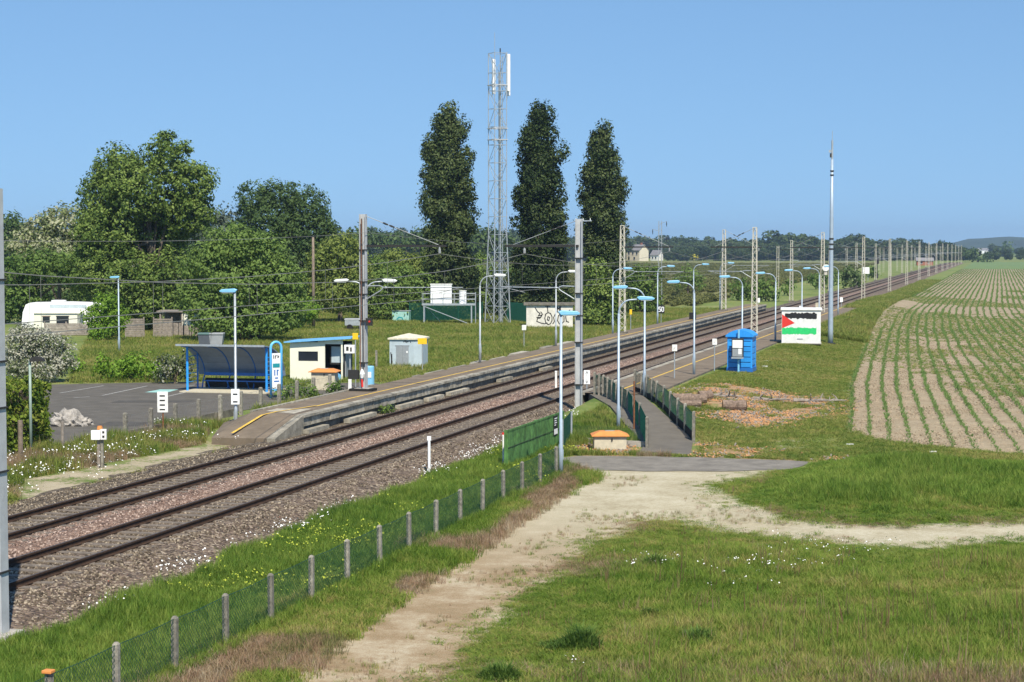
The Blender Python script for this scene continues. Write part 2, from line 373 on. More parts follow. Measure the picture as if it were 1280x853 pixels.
def ground_material():
    m = bpy.data.materials.new('ground_cover'); t, b = nodes_of(m); N = t.nodes.new; L = t.links.new
    g = N('ShaderNodeNewGeometry')
    def noise(s, d=5, r=.6):
        n = N('ShaderNodeTexNoise'); n.inputs['Scale'].default_value = s; n.inputs['Detail'].default_value = d; n.inputs['Roughness'].default_value = r
        L(g.outputs['Position'], n.inputs['Vector']); return n.outputs[0]
    n1, n2, n3, n4 = noise(.09), noise(.8), noise(7, 4, .7), noise(30, 3, .7)
    def ramp(f, els):
        r = N('ShaderNodeValToRGB'); L(f, r.inputs[0]); cr = r.color_ramp
        cr.elements[0].position, cr.elements[0].color = els[0][0], (*els[0][1], 1); cr.elements[1].position, cr.elements[1].color = els[-1][0], (*els[-1][1], 1)
        for p, c in els[1:-1]:
            e_ = cr.elements.new(p); e_.color = (*c, 1)
        return r.outputs[0]
    def comb(a_, wa, b_, wb):
        x = N('ShaderNodeMath'); x.operation = 'MULTIPLY'; L(a_, x.inputs[0]); x.inputs[1].default_value = wa
        y = N('ShaderNodeMath'); y.operation = 'MULTIPLY_ADD'; L(b_, y.inputs[0]); y.inputs[1].default_value = wb; L(x.outputs[0], y.inputs[2]); return y.outputs[0]
    gmix = comb(comb(n1, .45, n2, .35), 1, n3, .2)
    col = ramp(gmix, [(.38, (.085, .135, .028)), (.50, (.155, .195, .050)), (.58, (.22, .220, .080)), (.68, (.29, .24, .115))])
    def zone(name, k=.9, lo=.38, hi=.62):
        at = N('ShaderNodeAttribute'); at.attribute_name = name
        nn = comb(n2, .5, n3, .5)
        x = N('ShaderNodeMath'); x.operation = 'SUBTRACT'; L(nn, x.inputs[0]); x.inputs[1].default_value = .5
        y = N('ShaderNodeMath'); y.operation = 'MULTIPLY_ADD'; L(x.outputs[0], y.inputs[0]); y.inputs[1].default_value = k * 2; L(at.outputs['Fac'], y.inputs[2])
        mr = N('ShaderNodeMapRange'); mr.inputs[1].default_value = lo; mr.inputs[2].default_value = hi; L(y.outputs[0], mr.inputs[0]); return mr.outputs[0]
    vine = ramp(comb(n1, .5, noise(.35), .5), [(.40, (.105, .120, .032)), (.5, (.165, .165, .055)), (.62, (.225, .200, .085))])
    col = mix_node(t, zone('vine', .3), col, vine)
    dry = ramp(comb(n2, .5, n3, .5), [(.36, (.17, .105, .055)), (.5, (.26, .19, .10)), (.66, (.34, .28, .16))])
    col = mix_node(t, zone('dry', 1.0), col, dry)
    dirt = ramp(comb(comb(n2, .3, n3, .35), 1, n4, .35), [(.36, (.17, .125, .07)), (.45, (.26, .20, .122)), (.53, (.325, .262, .170)), (.64, (.43, .36, .25))])
    col = mix_node(t, zone('dirt', .5), col, dirt)
    crop = ramp(comb(n1, .5, n2, .5), [(.4, (.115, .175, .060)), (.62, (.165, .225, .090))])
    col = mix_node(t, zone('crop', .2), col, crop)
    chips = ramp(comb(n3, .4, n4, .6), [(.32, (.17, .10, .055)), (.5, (.33, .20, .105)), (.68, (.48, .35, .21))])
    col = mix_node(t, zone('chips', 2.6, .45, .75), col, chips)
    bare = ramp(comb(n2, .4, n4, .6), [(.35, (.22, .17, .10)), (.65, (.46, .40, .28))])
    col = mix_node(t, zone('bare', 2.2, .5, .8), col, bare)
    gravel = ramp(comb(comb(n2, .35, n3, .3), 1, n4, .35), [(.36, (.25, .205, .12)), (.45, (.36, .31, .20)), (.53, (.435, .385, .265)), (.60, (.50, .455, .33)), (.68, (.62, .58, .46))])
    worn = ramp(comb(comb(n2, .5, n3, .2), 1, n4, .3), [(.38, (.185, .125, .06)), (.46, (.27, .19, .105)), (.54, (.37, .295, .19)), (.64, (.48, .42, .30))])
    gravel = mix_node(t, zone('worn', 1.4, .3, .9), gravel, worn)
    col = mix_node(t, zone('gravel', .9), col, gravel)
    L(col, b.inputs['Base Color']); b.inputs['Roughness'].default_value = .95; b.inputs['Specular IOR Level'].default_value = .15
    bp = N('ShaderNodeBump'); bp.inputs['Strength'].default_value = .5; bp.inputs['Distance'].default_value = .06
    L(comb(n3, .5, n4, .5), bp.inputs['Height']); L(bp.outputs[0], b.inputs['Normal'])
    return m
m_ground = ground_material()
idx = np.arange(NX * NY).reshape(NY, NX)
quads = np.stack([idx[:-1, :-1], idx[:-1, 1:], idx[1:, 1:], idx[1:, :-1]], -1).reshape(-1, 4)
def fmean(a_): return a_[quads].mean(1)
owner = np.zeros(len(quads), int)
owner[fmean(Z['gravel']) > .5] = 1; owner[fmean(Z['dirt']) > .5] = 2; owner[fmean(Z['crop']) > .5] = 3
verts = np.stack([P2[:, 0], P2[:, 1], gz], 1)
for k, nm in enumerate(('ground', 'gravel_track', 'ploughed_field', 'green_crop_field')):
    q = quads[owner == k]; used, inv = np.unique(q, return_inverse=True); q2 = inv.reshape(-1, 4)
    me = bpy.data.meshes.new(nm); me.vertices.add(len(used)); me.vertices.foreach_set('co', verts[used].astype(np.float32).ravel())
    me.loops.add(q2.size); me.loops.foreach_set('vertex_index', q2.ravel().astype(np.int32))
    me.polygons.add(len(q2)); me.polygons.foreach_set('loop_start', (np.arange(len(q2)) * 4).astype(np.int32))
    me.update(calc_edges=True)
    for zn, arr in Z.items():
        at = me.attributes.new(zn, 'FLOAT', 'POINT'); at.data.foreach_set('value', arr[used].astype(np.float32))
    me.polygons.foreach_set('use_smooth', [True] * len(q2))
    me.materials.append(m_ground); o = bpy.data.objects.new(nm, me); COL.objects.link(o); struct(o)
# ---- road and path surfaces
def sheet(name, poly, z, mat, jitter=0.0, seg=0.6, parent=None):
    pts = []
    n = len(poly)
    for i in range(n):
        p, q = Vector(poly[i][:2]), Vector(poly[(i + 1) % n][:2]); k = max(1, int((q - p).length / seg)) if jitter else 1
        for j in range(k):
            c = p.lerp(q, j / k); pts.append((c.x + random.uniform(-1, 1) * jitter, c.y + random.uniform(-1, 1) * jitter, z))
    me = bpy.data.meshes.new(name); me.from_pydata(pts, [], [tuple(range(len(pts)))])
    if me.polygons[0].normal.z < 0: me.flip_normals()
    me.materials.append(mat); o = bpy.data.objects.new(name, me); COL.objects.link(o)
    if parent is not None: o.parent = parent
    return o
struct(sheet('road_end', road_poly, .016, m_asph2, .12))
# ================================================================ RAILWAY
def ballast():
    prof = [(-28.0, -.02), (-27.2, .06), (-26.4, .20), (T1 - 1.35, .235), (T1, .215), (T1 + 1.35, .235), ((T1 + T2) / 2, .235), (T2 - 1.35, .235), (T2, .215), (T2 + 1.35, .235), (-19.0, .20), (-18.3, .07), (-17.55, -.02)]
    xs, zs = [], []
    for (p, q) in zip(prof[:-1], prof[1:]):
        for j in range(3): xs.append(p[0] + (q[0] - p[0]) * j / 3); zs.append(p[1] + (q[1] - p[1]) * j / 3)
    xs.append(prof[-1][0]); zs.append(prof[-1][1])
    ys = np.concatenate([np.arange(2, 120, .3), np.arange(120, 260, 2), np.arange(260, 960, 20)])
    X, Y = np.meshgrid(xs, ys); Zb = np.tile(zs, (len(ys), 1))
    Zb = Zb + np.where(Zb > 0, 1, 0) * ((vnoise(X, Y, .35, 1) - .5) * .05)
    X = X + (vnoise(X, Y, 1.3, 9) - .5) * .25 * ((X > -18.6) | (X < -26.3))
    nx = len(xs); ny = len(ys); ii = np.arange(nx * ny).reshape(ny, nx)
    q = np.stack([ii[:-1, :-1], ii[:-1, 1:], ii[1:, 1:], ii[1:, :-1]], -1).reshape(-1, 4)
    me = bpy.data.meshes.new('ballast'); me.from_pydata(np.stack([X.ravel(), Y.ravel(), Zb.ravel()], 1).tolist(), [], q.tolist())
    m = bpy.data.materials.new('ballast_stone'); t, b = nodes_of(m); N = t.nodes.new; L = t.links.new
    g = N('ShaderNodeNewGeometry'); vo = N('ShaderNodeTexVoronoi'); vo.inputs['Scale'].default_value = 13; L(g.outputs['Position'], vo.inputs['Vector'])
    sp = N('ShaderNodeSeparateColor'); L(vo.outputs['Color'], sp.inputs[0])
    def ramp(f, els):
        r = N('ShaderNodeValToRGB'); L(f, r.inputs[0]); cr = r.color_ramp
        cr.elements[0].position, cr.elements[0].color = els[0][0], (*els[0][1], 1); cr.elements[1].position, cr.elements[1].color = els[-1][0], (*els[-1][1], 1)
        for p, c in els[1:-1]:
            e_ = cr.elements.new(p); e_.color = (*c, 1)
        return r.outputs[0]
    brown = ramp(sp.outputs[0], [(0, (.025, .017, .010)), (.45, (.100, .074, .046)), (.85, (.175, .135, .088)), (1, (.34, .28, .20))])
    pink = ramp(sp.outputs[0], [(0, (.075, .043, .028)), (.45, (.205, .125, .085)), (.85, (.30, .20, .14)), (1, (.45, .35, .27))])
    sx = N('ShaderNodeSeparateXYZ'); L(g.outputs['Position'], sx.inputs[0])
    # pinker, newer stone lies in the space between the tracks and on the near track
    d1 = N('ShaderNodeMath'); d1.operation = 'SUBTRACT'; L(sx.outputs[0], d1.inputs[0]); d1.inputs[1].default_value = (T1 + T2) / 2
    d2 = N('ShaderNodeMath'); d2.operation = 'ABSOLUTE'; L(d1.outputs[0], d2.inputs[0])
    mr = N('ShaderNodeMapRange'); mr.inputs[1].default_value = 1.15; mr.inputs[2].default_value = .6; mr.inputs[4].default_value = .95; L(d2.outputs[0], mr.inputs[0])
    nz = N('ShaderNodeTexNoise'); nz.inputs['Scale'].default_value = .7; L(g.outputs['Position'], nz.inputs['Vector'])
    mr2 = N('ShaderNodeMapRange'); mr2.inputs[1].default_value = -21.8; mr2.inputs[2].default_value = -20.5; mr2.inputs[4].default_value = .55; L(sx.outputs[0], mr2.inputs[0])
    mm = N('ShaderNodeMath'); mm.operation = 'MULTIPLY'; L(mr2.outputs[0], mm.inputs[0]); L(nz.outputs[0], mm.inputs[1])
    mx = N('ShaderNodeMath'); mx.operation = 'MAXIMUM'; L(mr.outputs[0], mx.inputs[0]); L(mm.outputs[0], mx.inputs[1])
    L(mix_node(t, mx.outputs[0], brown, pink), b.inputs['Base Color']); b.inputs['Roughness'].default_value = .9
    bp = N('ShaderNodeBump'); bp.inputs['Strength'].default_value = 1; bp.inputs['Distance'].default_value = .05; bp.invert = True
    L(vo.outputs['Distance'], bp.inputs['Height']); L(bp.outputs[0], b.inputs['Normal'])
    me.materials.append(m); o = bpy.data.objects.new('ballast_bed', me); COL.objects.link(o); struct(o)
    return m
m_ballast = ballast()
def stone_mesh(nm, seed):
    r = random.Random(seed); bm = bmesh.new(); bmesh.ops.create_icosphere(bm, subdivisions=1, radius=.5)
    for v in bm.verts: v.co *= r.uniform(.7, 1.2); v.co.z *= .75
    me = bpy.data.meshes.new(nm); bm.to_mesh(me); bm.free(); return me
def stones():
    n = 90000; y = 26 + 90 * RNG.random(n) ** 1.5; x = RNG.uniform(-27.4, -17.6, n)
    z = np.interp(x, [-28, -27.2, -26.4, -25.5, -24.15, -22.8, -22.4, -22, -20.65, -19.3, -19, -18.3, -17.55], [-.02, .06, .20, .235, .215, .235, .235, .235, .215, .235, .20, .07, -.02])
    keep = np.ones(n, bool)
    for t in (T1, T2):
        for s in (-.75, .75): keep &= np.abs(x - t - s) > .12
    keep &= (x > -25.6) | (y < 60)
    keep &= (x < -18.5) | (RNG.random(n) < .75)
    x, y, z = x[keep], y[keep], z[keep]; k = len(x)
    s = RNG.uniform(.035, .085, k)
    mb_ = [stone_mesh('stone', 3), stone_mesh('stone', 4), stone_mesh('stone', 5)]
    m = bpy.data.materials.new('loose_stone'); t, b = nodes_of(m); N = t.nodes.new; L = t.links.new
    oi = N('ShaderNodeObjectInfo'); g = N('ShaderNodeNewGeometry'); sx = N('ShaderNodeSeparateXYZ'); L(g.outputs['Position'], sx.inputs[0])
    r1 = N('ShaderNodeValToRGB'); r2 = N('ShaderNodeValToRGB')
    for r, cs in ((r1, ((.03, .021, .013), (.115, .086, .054), (.36, .295, .21))), (r2, ((.08, .05, .036), (.23, .148, .11), (.46, .36, .29)))):
        L(oi.outputs['Random'], r.inputs[0]); cr = r.color_ramp
        cr.elements[0].color = (*cs[0], 1); cr.elements[1].color = (*cs[2], 1); e_ = cr.elements.new(.6); e_.color = (*cs[1], 1)
    d1 = N('ShaderNodeMath'); d1.operation = 'SUBTRACT'; L(sx.outputs[0], d1.inputs[0]); d1.inputs[1].default_value = (T1 + T2) / 2
    d2 = N('ShaderNodeMath'); d2.operation = 'ABSOLUTE'; L(d1.outputs[0], d2.inputs[0])
    mr = N('ShaderNodeMapRange'); mr.inputs[1].default_value = 1.3; mr.inputs[2].default_value = .7; L(d2.outputs[0], mr.inputs[0])
    L(mix_node(t, mr.outputs[0], r1.outputs[0], r2.outputs[0]), b.inputs['Base Color']); b.inputs['Roughness'].default_value = .9
    for me in mb_: me.materials.append(m)
    geo_scatter('ballast_stones', mb_, np.stack([x, y, z], 1), np.stack([s, s, s], 1), RNG.uniform(0, 6.28, (k, 3)), RNG.integers(0, 3, k), 'loose brown and pinkish crushed stones along the rails', 'ballast')
stones()
def tracks():
    prof = [(-.075, 0), (.075, 0), (.075, .012), (.015, .03), (.012, .10), (.036, .112), (.036, .148), (.028, .155), (-.028, .155), (-.036, .148), (-.036, .112), (-.012, .10), (-.015, .03), (-.075, .012)]
    rail = MB().extr(prof, lambda a_, b_: (a_, 2, b_), lambda a_, b_: (a_, 950, b_))
    rail.mi = [1 if i == 9 else 0 for i in range(len(rail.f))]
    me = rail.mesh('rail', [m_railside, m_railtop])
    for p in me.polygons: p.material_index = 1 if p.normal.z > .9 and p.center.z > .14 else 0
    sl_ = B(0, 0, 0, 2.45, .24, .16).mesh('sleeper', m_sleeper)
    ch = MB(); ch.box(0, 0, .01, .28, .14, .03); ch = ch.mesh('chair', m_railside)
    for tx, lab in ((T1, 'far pair of rusty rails beside the long platform face'), (T2, 'near pair of rusty rails on pink grey ballast')):
        t = thing('railway_track', lab, 'railway track', (tx, 0, 0), group='the two railway tracks')
        for s in (-.75, .75): inst('rail', me, t, (s, 0, RAILZ - .155))
        for i in range(290):
            sp = inst('sleeper', sl_, t, (RNG.uniform(-.03, .03), 24 + i * .6, .172 + RNG.uniform(-.012, .006)))
        r = MB()
        for i in range(500): r.box(0, 24 + (290 + i) * .6, .17, 2.45, .24, .16)
        struct(r.build('sleeper_row', m_sleeper, t), 'stuff')
tracks()
# ---- far platform
def far_platform():
    XE, XB = -25.85, -28.35
    p = thing('platform_a', '', ''); 
    for k in ('label', 'category'): del p[k]
    p.name = 'far_platform'; struct(p)
    s = MB()
    # ramp and level surface
    yr0, yr1, y2 = 60.8, 63.6, 205.0
    z0 = .34
    s.add([(XE - .35, yr0, z0), (XE - .35, yr1, PLZ), (XB, yr1 + .9, PLZ), (-30.4, 66.2, .30), (-28.6, 61.2, .26)], [(0, 4, 3, 2, 1)])
    s.add([(XE - .35, yr1, PLZ), (XE - .35, y2, PLZ), (XB, y2, PLZ), (XB, yr1 + .9, PLZ)], [(0, 3, 2, 1)])
    s.add([(-30.4, 66.2, .30), (XB, yr1 + .9, PLZ), (XB, 72, PLZ), (XB - .4, 72, .0), (-30.6, 67, .0)], [(0, 1, 2, 3, 4)])
    s.build('surface', m_plat, p)
    sk = MB(); ring = [(XE - .35, yr0, z0), (-28.6, 61.2, .26), (-30.4, 66.2, .30), (-30.6, 67, .0)]
    for a_, b_ in zip(ring[:-1], ring[1:]): sk.add([a_, b_, (b_[0], b_[1], -.1), (a_[0], a_[1], -.1)], [(0, 1, 2, 3)])
    sk.build('ramp_skirt', m_plat, p)
    cp = B(0, 0, 0, .36, .95, .10).mesh('coping_block', m_coping)
    bl = B(0, 0, 0, .12, .94, .34).mesh('face_block', m_coping)
    n = int((y2 - yr1) / 1.0)
    for i in range(n):
        y = yr1 + .5 + i
        c = inst('coping_block', cp, p, (XE - .17 + random.uniform(-.012, .012), y, PLZ - .045 + random.uniform(-.006, .006)), random.uniform(-.008, .008))
        inst('face_block', bl, p, (XE - .13 + random.uniform(-.012, .012), y, PLZ - .27 + random.uniform(-.006, .006)), random.uniform(-.01, .01))
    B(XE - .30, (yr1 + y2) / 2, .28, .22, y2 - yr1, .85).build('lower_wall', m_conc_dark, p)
    rc = MB(); rc.add([(XE, yr0, .0), (XE, yr1, .0), (XE, yr1, PLZ), (XE, yr0, z0), (XE - .34, yr0, .0), (XE - .34, yr1, .0), (XE - .34, yr1, PLZ), (XE - .34, yr0, z0)], [(0, 1, 2, 3), (3, 2, 6, 7), (7, 6, 5, 4), (0, 3, 7, 4)])
    rc.build('ramp_kerb', m_coping, p)
    kb = B(0, 0, 0, .14, .98, .16).mesh('back_kerb', m_coping)
    for i in range(14): inst('back_kerb', kb, p, (XB - .07, yr1 + 1.4 + i, PLZ - .03), random.uniform(-.01, .01))
    for i in range(20, 40): 
        if i % 4 != 1: inst('back_kerb', kb, p, (XB - .07, yr1 + 1.4 + i, PLZ - .05), random.uniform(-.01, .01))
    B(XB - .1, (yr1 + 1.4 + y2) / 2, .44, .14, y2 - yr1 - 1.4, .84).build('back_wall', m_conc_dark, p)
    yl = MB(); yl.add([(-26.95, 67.5, PLZ + .004), (-26.83, 67.5, PLZ + .004), (-26.83, y2, PLZ + .004), (-26.95, y2, PLZ + .004)], [(0, 1, 2, 3)])
    # the line swings out over the ramp
    pts = [(-26.89, 67.5, PLZ), (-27.1, 65.9, PLZ), (-27.4, 64.6, PLZ), (-27.62, 63.7, PLZ - .06), (-27.75, 62.5, .63), (-27.8, 61.3, .42)]
    for a_, b_ in zip(pts[:-1], pts[1:]):
        yl.add([(a_[0] - .06, a_[1], a_[2] + .03), (a_[0] + .06, a_[1], a_[2] + .03), (b_[0] + .06, b_[1], b_[2] + .03), (b_[0] - .06, b_[1], b_[2] + .03)], [(0, 1, 2, 3)])
    yl.build('yellow_line', m_yellow, p)
    sheet('concrete_patch', [(-26.5, 64.2), (-26.6, 66.3), (-28.0, 66.1), (-28.0, 64.9)], PLZ + .004, m_coping, parent=p)
    # slab covers lying along the foot of the wall, and slab covers behind
    for (y, l) in ((64.6, 2.2), (69.6, 3.4), (76.0, 3.2), (79.6, 2.3), (83.4, 3.1), (92, 2.4), (101, 2.2)):
        B(XE + .12, y, .33, .26, l, .16, random.uniform(-.02, .02)).build('slab_cover', m_coping, p)
    sd = sheet('side_path', [(XB - .15, 76.5), (XB - .15, 86), (-33.5, 92), (-36, 90), (-33.6, 84.5)], .022, m_asph)
    struct(sd)
    # worn light patches on the far stretch
    for (y, wv, l) in ((106, .5, 3), (113, .45, 2.4), (118, .5, 3.4), (97, .4, 2)):
        B(XB - .35, y, PLZ - .05, wv, l, .10).build('edge_slab', m_coping, p)
    return p
far_platform()
# ---- near platform, footpath
def near_platform():
    p = bpy.data.objects.new('near_platform', None); COL.objects.link(p); struct(p)
    XE = -18.98; XB = -15.45; y0, y1 = 80.6, 205
    s = MB(); s.add([(XE + .3, y0, PNZ), (XE + .3, y1, PNZ), (XB, y1, PNZ), (XB, 82, PNZ), (-16.1, 80.6, PNZ)], [(4, 3, 2, 1, 0)])
    s.build('surface', m_plat, p)
    cp = B(0, 0, 0, .34, .98, .12).mesh('coping_block', m_coping)
    for i in range(0, 124): inst('coping_block', cp, p, (XE + .15, y0 + .5 + i, PNZ - .05 + random.uniform(-.004, .004)), random.uniform(-.006, .006))
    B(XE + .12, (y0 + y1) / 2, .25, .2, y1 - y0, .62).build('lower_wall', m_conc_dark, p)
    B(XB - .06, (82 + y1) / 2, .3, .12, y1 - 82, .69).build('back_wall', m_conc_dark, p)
    yl = MB(); yl.add([(-17.45, y0 + .2, PNZ + .005), (-17.33, y0 + .2, PNZ + .005), (-17.33, y1, PNZ + .005), (-17.45, y1, PNZ + .005)], [(0, 1, 2, 3)])
    yl.build('yellow_line', m_yellow, p)
near_platform()
PATH_L = [(-12.55, 63.0, .02), (-12.75, 65.0, .06), (-14.6, 70.5, .22), (-16.5, 76.3, .45), (-18.55, 80.9, .60)]
PATH_R = [(-10.6, 62.6, .02), (-11.3, 67.3, .06), (-13.0, 72.3, .24), (-14.8, 77.4, .48), (-16.05, 80.9, .63)]
def footpath():
    s = MB(); n = len(PATH_L)
    vs = [Vector(v) for v in PATH_L] + [Vector(v) for v in PATH_R]
    s.add(vs, [(i, n + i, n + i + 1, i + 1) for i in range(n - 1)])
    k = []
    for side in (PATH_L, PATH_R):
        o = len(s.v); vv = [Vector(v) for v in side] + [Vector((v[0], v[1], -.05)) for v in side]
        s.add(vv, [(i, i + 1, n + i + 1, n + i) for i in range(n - 1)])
    o = s.build('footpath', m_asph2 if False else m_asph3); struct(o)
m_asph3 = M('path_asphalt', (.138, .123, .099), .9, var=.18, scale=1.3, bump=.25, bscale=60)
footpath()
# ---- parking lot
def parking():
    p = bpy.data.objects.new('parking_lot', None); COL.objects.link(p); struct(p)
    poly = [(-50, 70), tuple(G(20, 482)[:2]), tuple(G(120, 480)[:2]), tuple(G(232, 478)[:2]), (-33.6, 87.5), (-33.2, 82), (-33.0, 57), (-44, 56)]
    sheet('surface', poly, .016, m_asph, .1, parent=p); m_patch = M('repair_asphalt', (.082, .075, .064), .9, var=.3, scale=2); m_bay = M('worn_bay_paint', (.34, .33, .30), .8, var=.4, scale=6)
    for a_, b_ in (((74.7, 492), (129.6, 482.7)), ((128, 495), (184.5, 483)), ((210, 496), (241, 489)), ((92, 498), (112, 496.5))):
        a_, b_ = G(*a_), G(*b_); d = (b_ - a_).normalized(); nrm = Vector((-d.y, d.x, 0)) * .06
        mb = MB(); mb.add([a_ + nrm + Vector((0, 0, .021)), a_ - nrm + Vector((0, 0, .021)), b_ - nrm + Vector((0, 0, .021)), b_ + nrm + Vector((0, 0, .021))], [(0, 1, 2, 3)])
        mb.build('bay_line', m_bay, p)
    for q_ in ([(-36.2, 66), (-34.4, 66.5), (-34.6, 68.4), (-36.5, 68)], [(-41, 76.5), (-37.5, 77.5), (-37.6, 78.6), (-41.2, 77.7)]): sheet('asphalt_patch', q_, .019, m_patch, .03, parent=p)
    sheet('blue_bay', [tuple(G(*q)[:2]) for q in ((181, 491), (200, 487.5), (223, 487.5), (208, 491.5))], .021, m_turq, parent=p)
    kb = B(0, 0, 0, .12, .98, .26).mesh('kerb_stone', m_conc)
    for i in range(14): inst('kerb_stone', kb, p, (-32.9 + random.uniform(-.03, .03), 59.3 + i * 1.0, .10), random.uniform(-.02, .02))
    dk = B(0, 0, 0, .10, 1.9, .34).mesh('kick_board', m_conc_dark)
    for i in range(5): inst('kick_board', dk, p, (-32.55, 63 + i * 2.0, .16), random.uniform(-.01, .01))
parking()
# ================================================================ FENCES
def clip_diag(L, h, pitch):
    out = []
    s = -h
    while s < L:
        a0 = max(s, 0); a1 = min(s + h, L)
        if a1 > a0: out.append(((a0, a0 - s), (a1, a1 - s))); out.append(((a0, h - (a0 - s)), (a1, h - (a1 - s))))
        s += pitch
    return out
def chain_mesh(p0, p1, h, pitch=.085, r=.003):
    p0, p1 = Vector(p0), Vector(p1); d = p1 - p0; L = Vector((d.x, d.y, 0)).length; hd = Vector((d.x, d.y, 0)) / L; sl = d.z / L
    nrm = Vector((-hd.y, hd.x, 0)); mb = MB()
    for (a_, b_) in clip_diag(L, h, pitch):
        A_, B_ = [p0 + hd * q[0] + Vector((0, 0, sl * q[0] + q[1])) for q in (a_, b_)]
        up_ = (B_ - A_).normalized().cross(nrm)
        o = [nrm * r, -nrm * r * .5 + up_ * r, -nrm * r * .5 - up_ * r]
        mb.add([A_ + q for q in o] + [B_ + q for q in o], [(0, 1, 4, 3), (1, 2, 5, 4), (2, 0, 3, 5)])
    return mb
def post_mesh(nm, h, w1=.13, w2=.10):
    s = MB()
    s.prism([(-w1 / 2, -w2 / 2), (w1 / 2, -w2 / 2), (w1 / 2, w2 / 2), (-w1 / 2, w2 / 2)], -.2, h - .04)
    n = len(s.v)
    s.add([(-w1 / 2, -w2 / 2, h - .04), (w1 / 2, -w2 / 2, h - .04), (w1 / 2, w2 / 2, h - .04), (-w1 / 2, w2 / 2, h - .04), (-w1 / 4, -w2 / 4, h), (w1 / 4, -w2 / 4, h), (w1 / 4, w2 / 4, h), (-w1 / 4, w2 / 4, h)],
          [(4, 5, 6, 7), (0, 1, 5, 4), (1, 2, 6, 5), (2, 3, 7, 6), (3, 0, 4, 7)])
    return s.mesh(nm, m_conc_post)
def fence(name, label, spots, h, mat_mesh, post, wire_h=None, pitch=.085, r=.003, kick=None, mesh_from=.03, wires=(1.0,)):
    t = thing(name, label, 'fence', spots[0])
    o = Vector(spots[0])
    wire_h = wire_h or h - .08
    for i, s in enumerate(spots):
        inst('post', post, t, Vector(s) - o, random.uniform(-.05, .05)).rotation_euler.x = random.uniform(-.025, .025)
    mm = MB(); wm = MB()
    for a_, b_ in zip(spots[:-1], spots[1:]):
        a_, b_ = Vector(a_) - o, Vector(b_) - o
        c = chain_mesh(a_ + Vector((0, 0, mesh_from)), b_ + Vector((0, 0, mesh_from)), wire_h - mesh_from, pitch, r)
        mm.add(c.v, c.f)
        for k in wires: 
            mid = (a_ + b_) / 2 + Vector((0, 0, wire_h * k - .03)); wm.tube([a_ + Vector((0, 0, wire_h * k)), mid, b_ + Vector((0, 0, wire_h * k))], .006, 4)
        if kick:
            d = b_ - a_; B_ = MB(); B_.bar(a_ + d * .04 + Vector((0, 0, kick / 2)), b_ - d * .04 + Vector((0, 0, kick / 2)), .05, kick); B_.build('kick_board', m_black, t)
    struct(mm.build('chain_link', mat_mesh, t), 'stuff'); wm.build('line_wire', mat_mesh, t)
    return t
post10 = post_mesh('post', 1.02, .10, .09); post12 = post_mesh('post', 1.15, .11, .11); post_w = post_mesh('post', 1.08, .15, .13)
sp_near = [(-13.72, 29.9 + 2.11 * i, 0) for i in range(-4, 13)]
fn = fence('chain_link_fence', 'green chain-link fence on leaning concrete posts along the gravel track in front', sp_near, 1.0, m_greend, post10, .97, pitch=.095, r=.0034)
oc = MB(); oc.box(0, 0, 1.03, .16, .14, .05); oc.build('orange_cap', m_orange, fn, bevel=.01).location = (0, 2.11 * 1, 0)
pl = []
def along(px_list, z_of):
    return [tuple(G(px, py, z_of(i))) for i, (px, py) in enumerate(px_list)]
pathL_px = [(809, 559.5), (800, 539), (792.5, 530), (785, 519), (778.5, 515), (771, 510), (765.5, 506), (760, 502.5), (754.4, 499.5), (749, 497.5), (743.3, 495.5)]
nL = len(pathL_px); spL = along(pathL_px, lambda i: .04 + .46 * (i / (nL - 1)))
fence('chain_link_fence', 'green netted fence with white posts on the left of the footpath ramp', spL, 1.1, m_greenm, post12, 1.05, pitch=.06, r=.0045)
pathR_px = [(867, 551.5), (856.5, 540), (847.4, 532), (838, 522.5), (830, 514.5), (821, 508), (815.4, 504), (808.8, 499.5), (802.4, 495.5), (793.7, 492)]
nR = len(pathR_px); spR = along(pathR_px, lambda i: .04 + .52 * (i / (nR - 1)))
fence('chain_link_fence', 'green netted fence with black kick boards on the right of the footpath ramp', spR, 1.1, m_greend, post12, 1.05, pitch=.08, r=.0035, kick=.32)
sp_park = [(-32.4, 61.6 + 2.16 * i, 0) for i in range(11)]
fence('post_and_wire_fence', 'white concrete posts with single wire between the car park and the platform', sp_park, 1.08, m_wire, post_w, .95, pitch=.6, r=.002, mesh_from=.2)
# enclosure plinth between gate corner and footpath
pq = [tuple(G(714, 552)), tuple(G(746, 556)), tuple(G(785, 558)), tuple(G(806, 559))]
t = thing('low_wire_fence', 'low concrete kerb with wire netting behind the orange-lidded box', 'fence', pq[0])
for a_, b_ in zip(pq[:-1], pq[1:]):
    d = Vector(b_) - Vector(a_); MB().bar(Vector(a_) - Vector(pq[0]) + d * .01 + Vector((0, 0, .1)), Vector(b_) - Vector(pq[0]) - d * .01 + Vector((0, 0, .1)), .12, .22).build('kerb_block', m_conc, t)
c = chain_mesh(Vector((0, 0, .2)), Vector(pq[3]) - Vector(pq[0]) + Vector((0, 0, .2)), .45, .09, .003); struct(c.build('netting', m_greend, t), 'stuff')
MB().tube([(0, 0, 0), (0, 0, 1.15)], .05, 8).build('corner_post', m_galv, t)
MB().tube([(.05, -.22, 0), (.05, -.22, 1.1)], .04, 8).build('corner_post', m_galv, t)
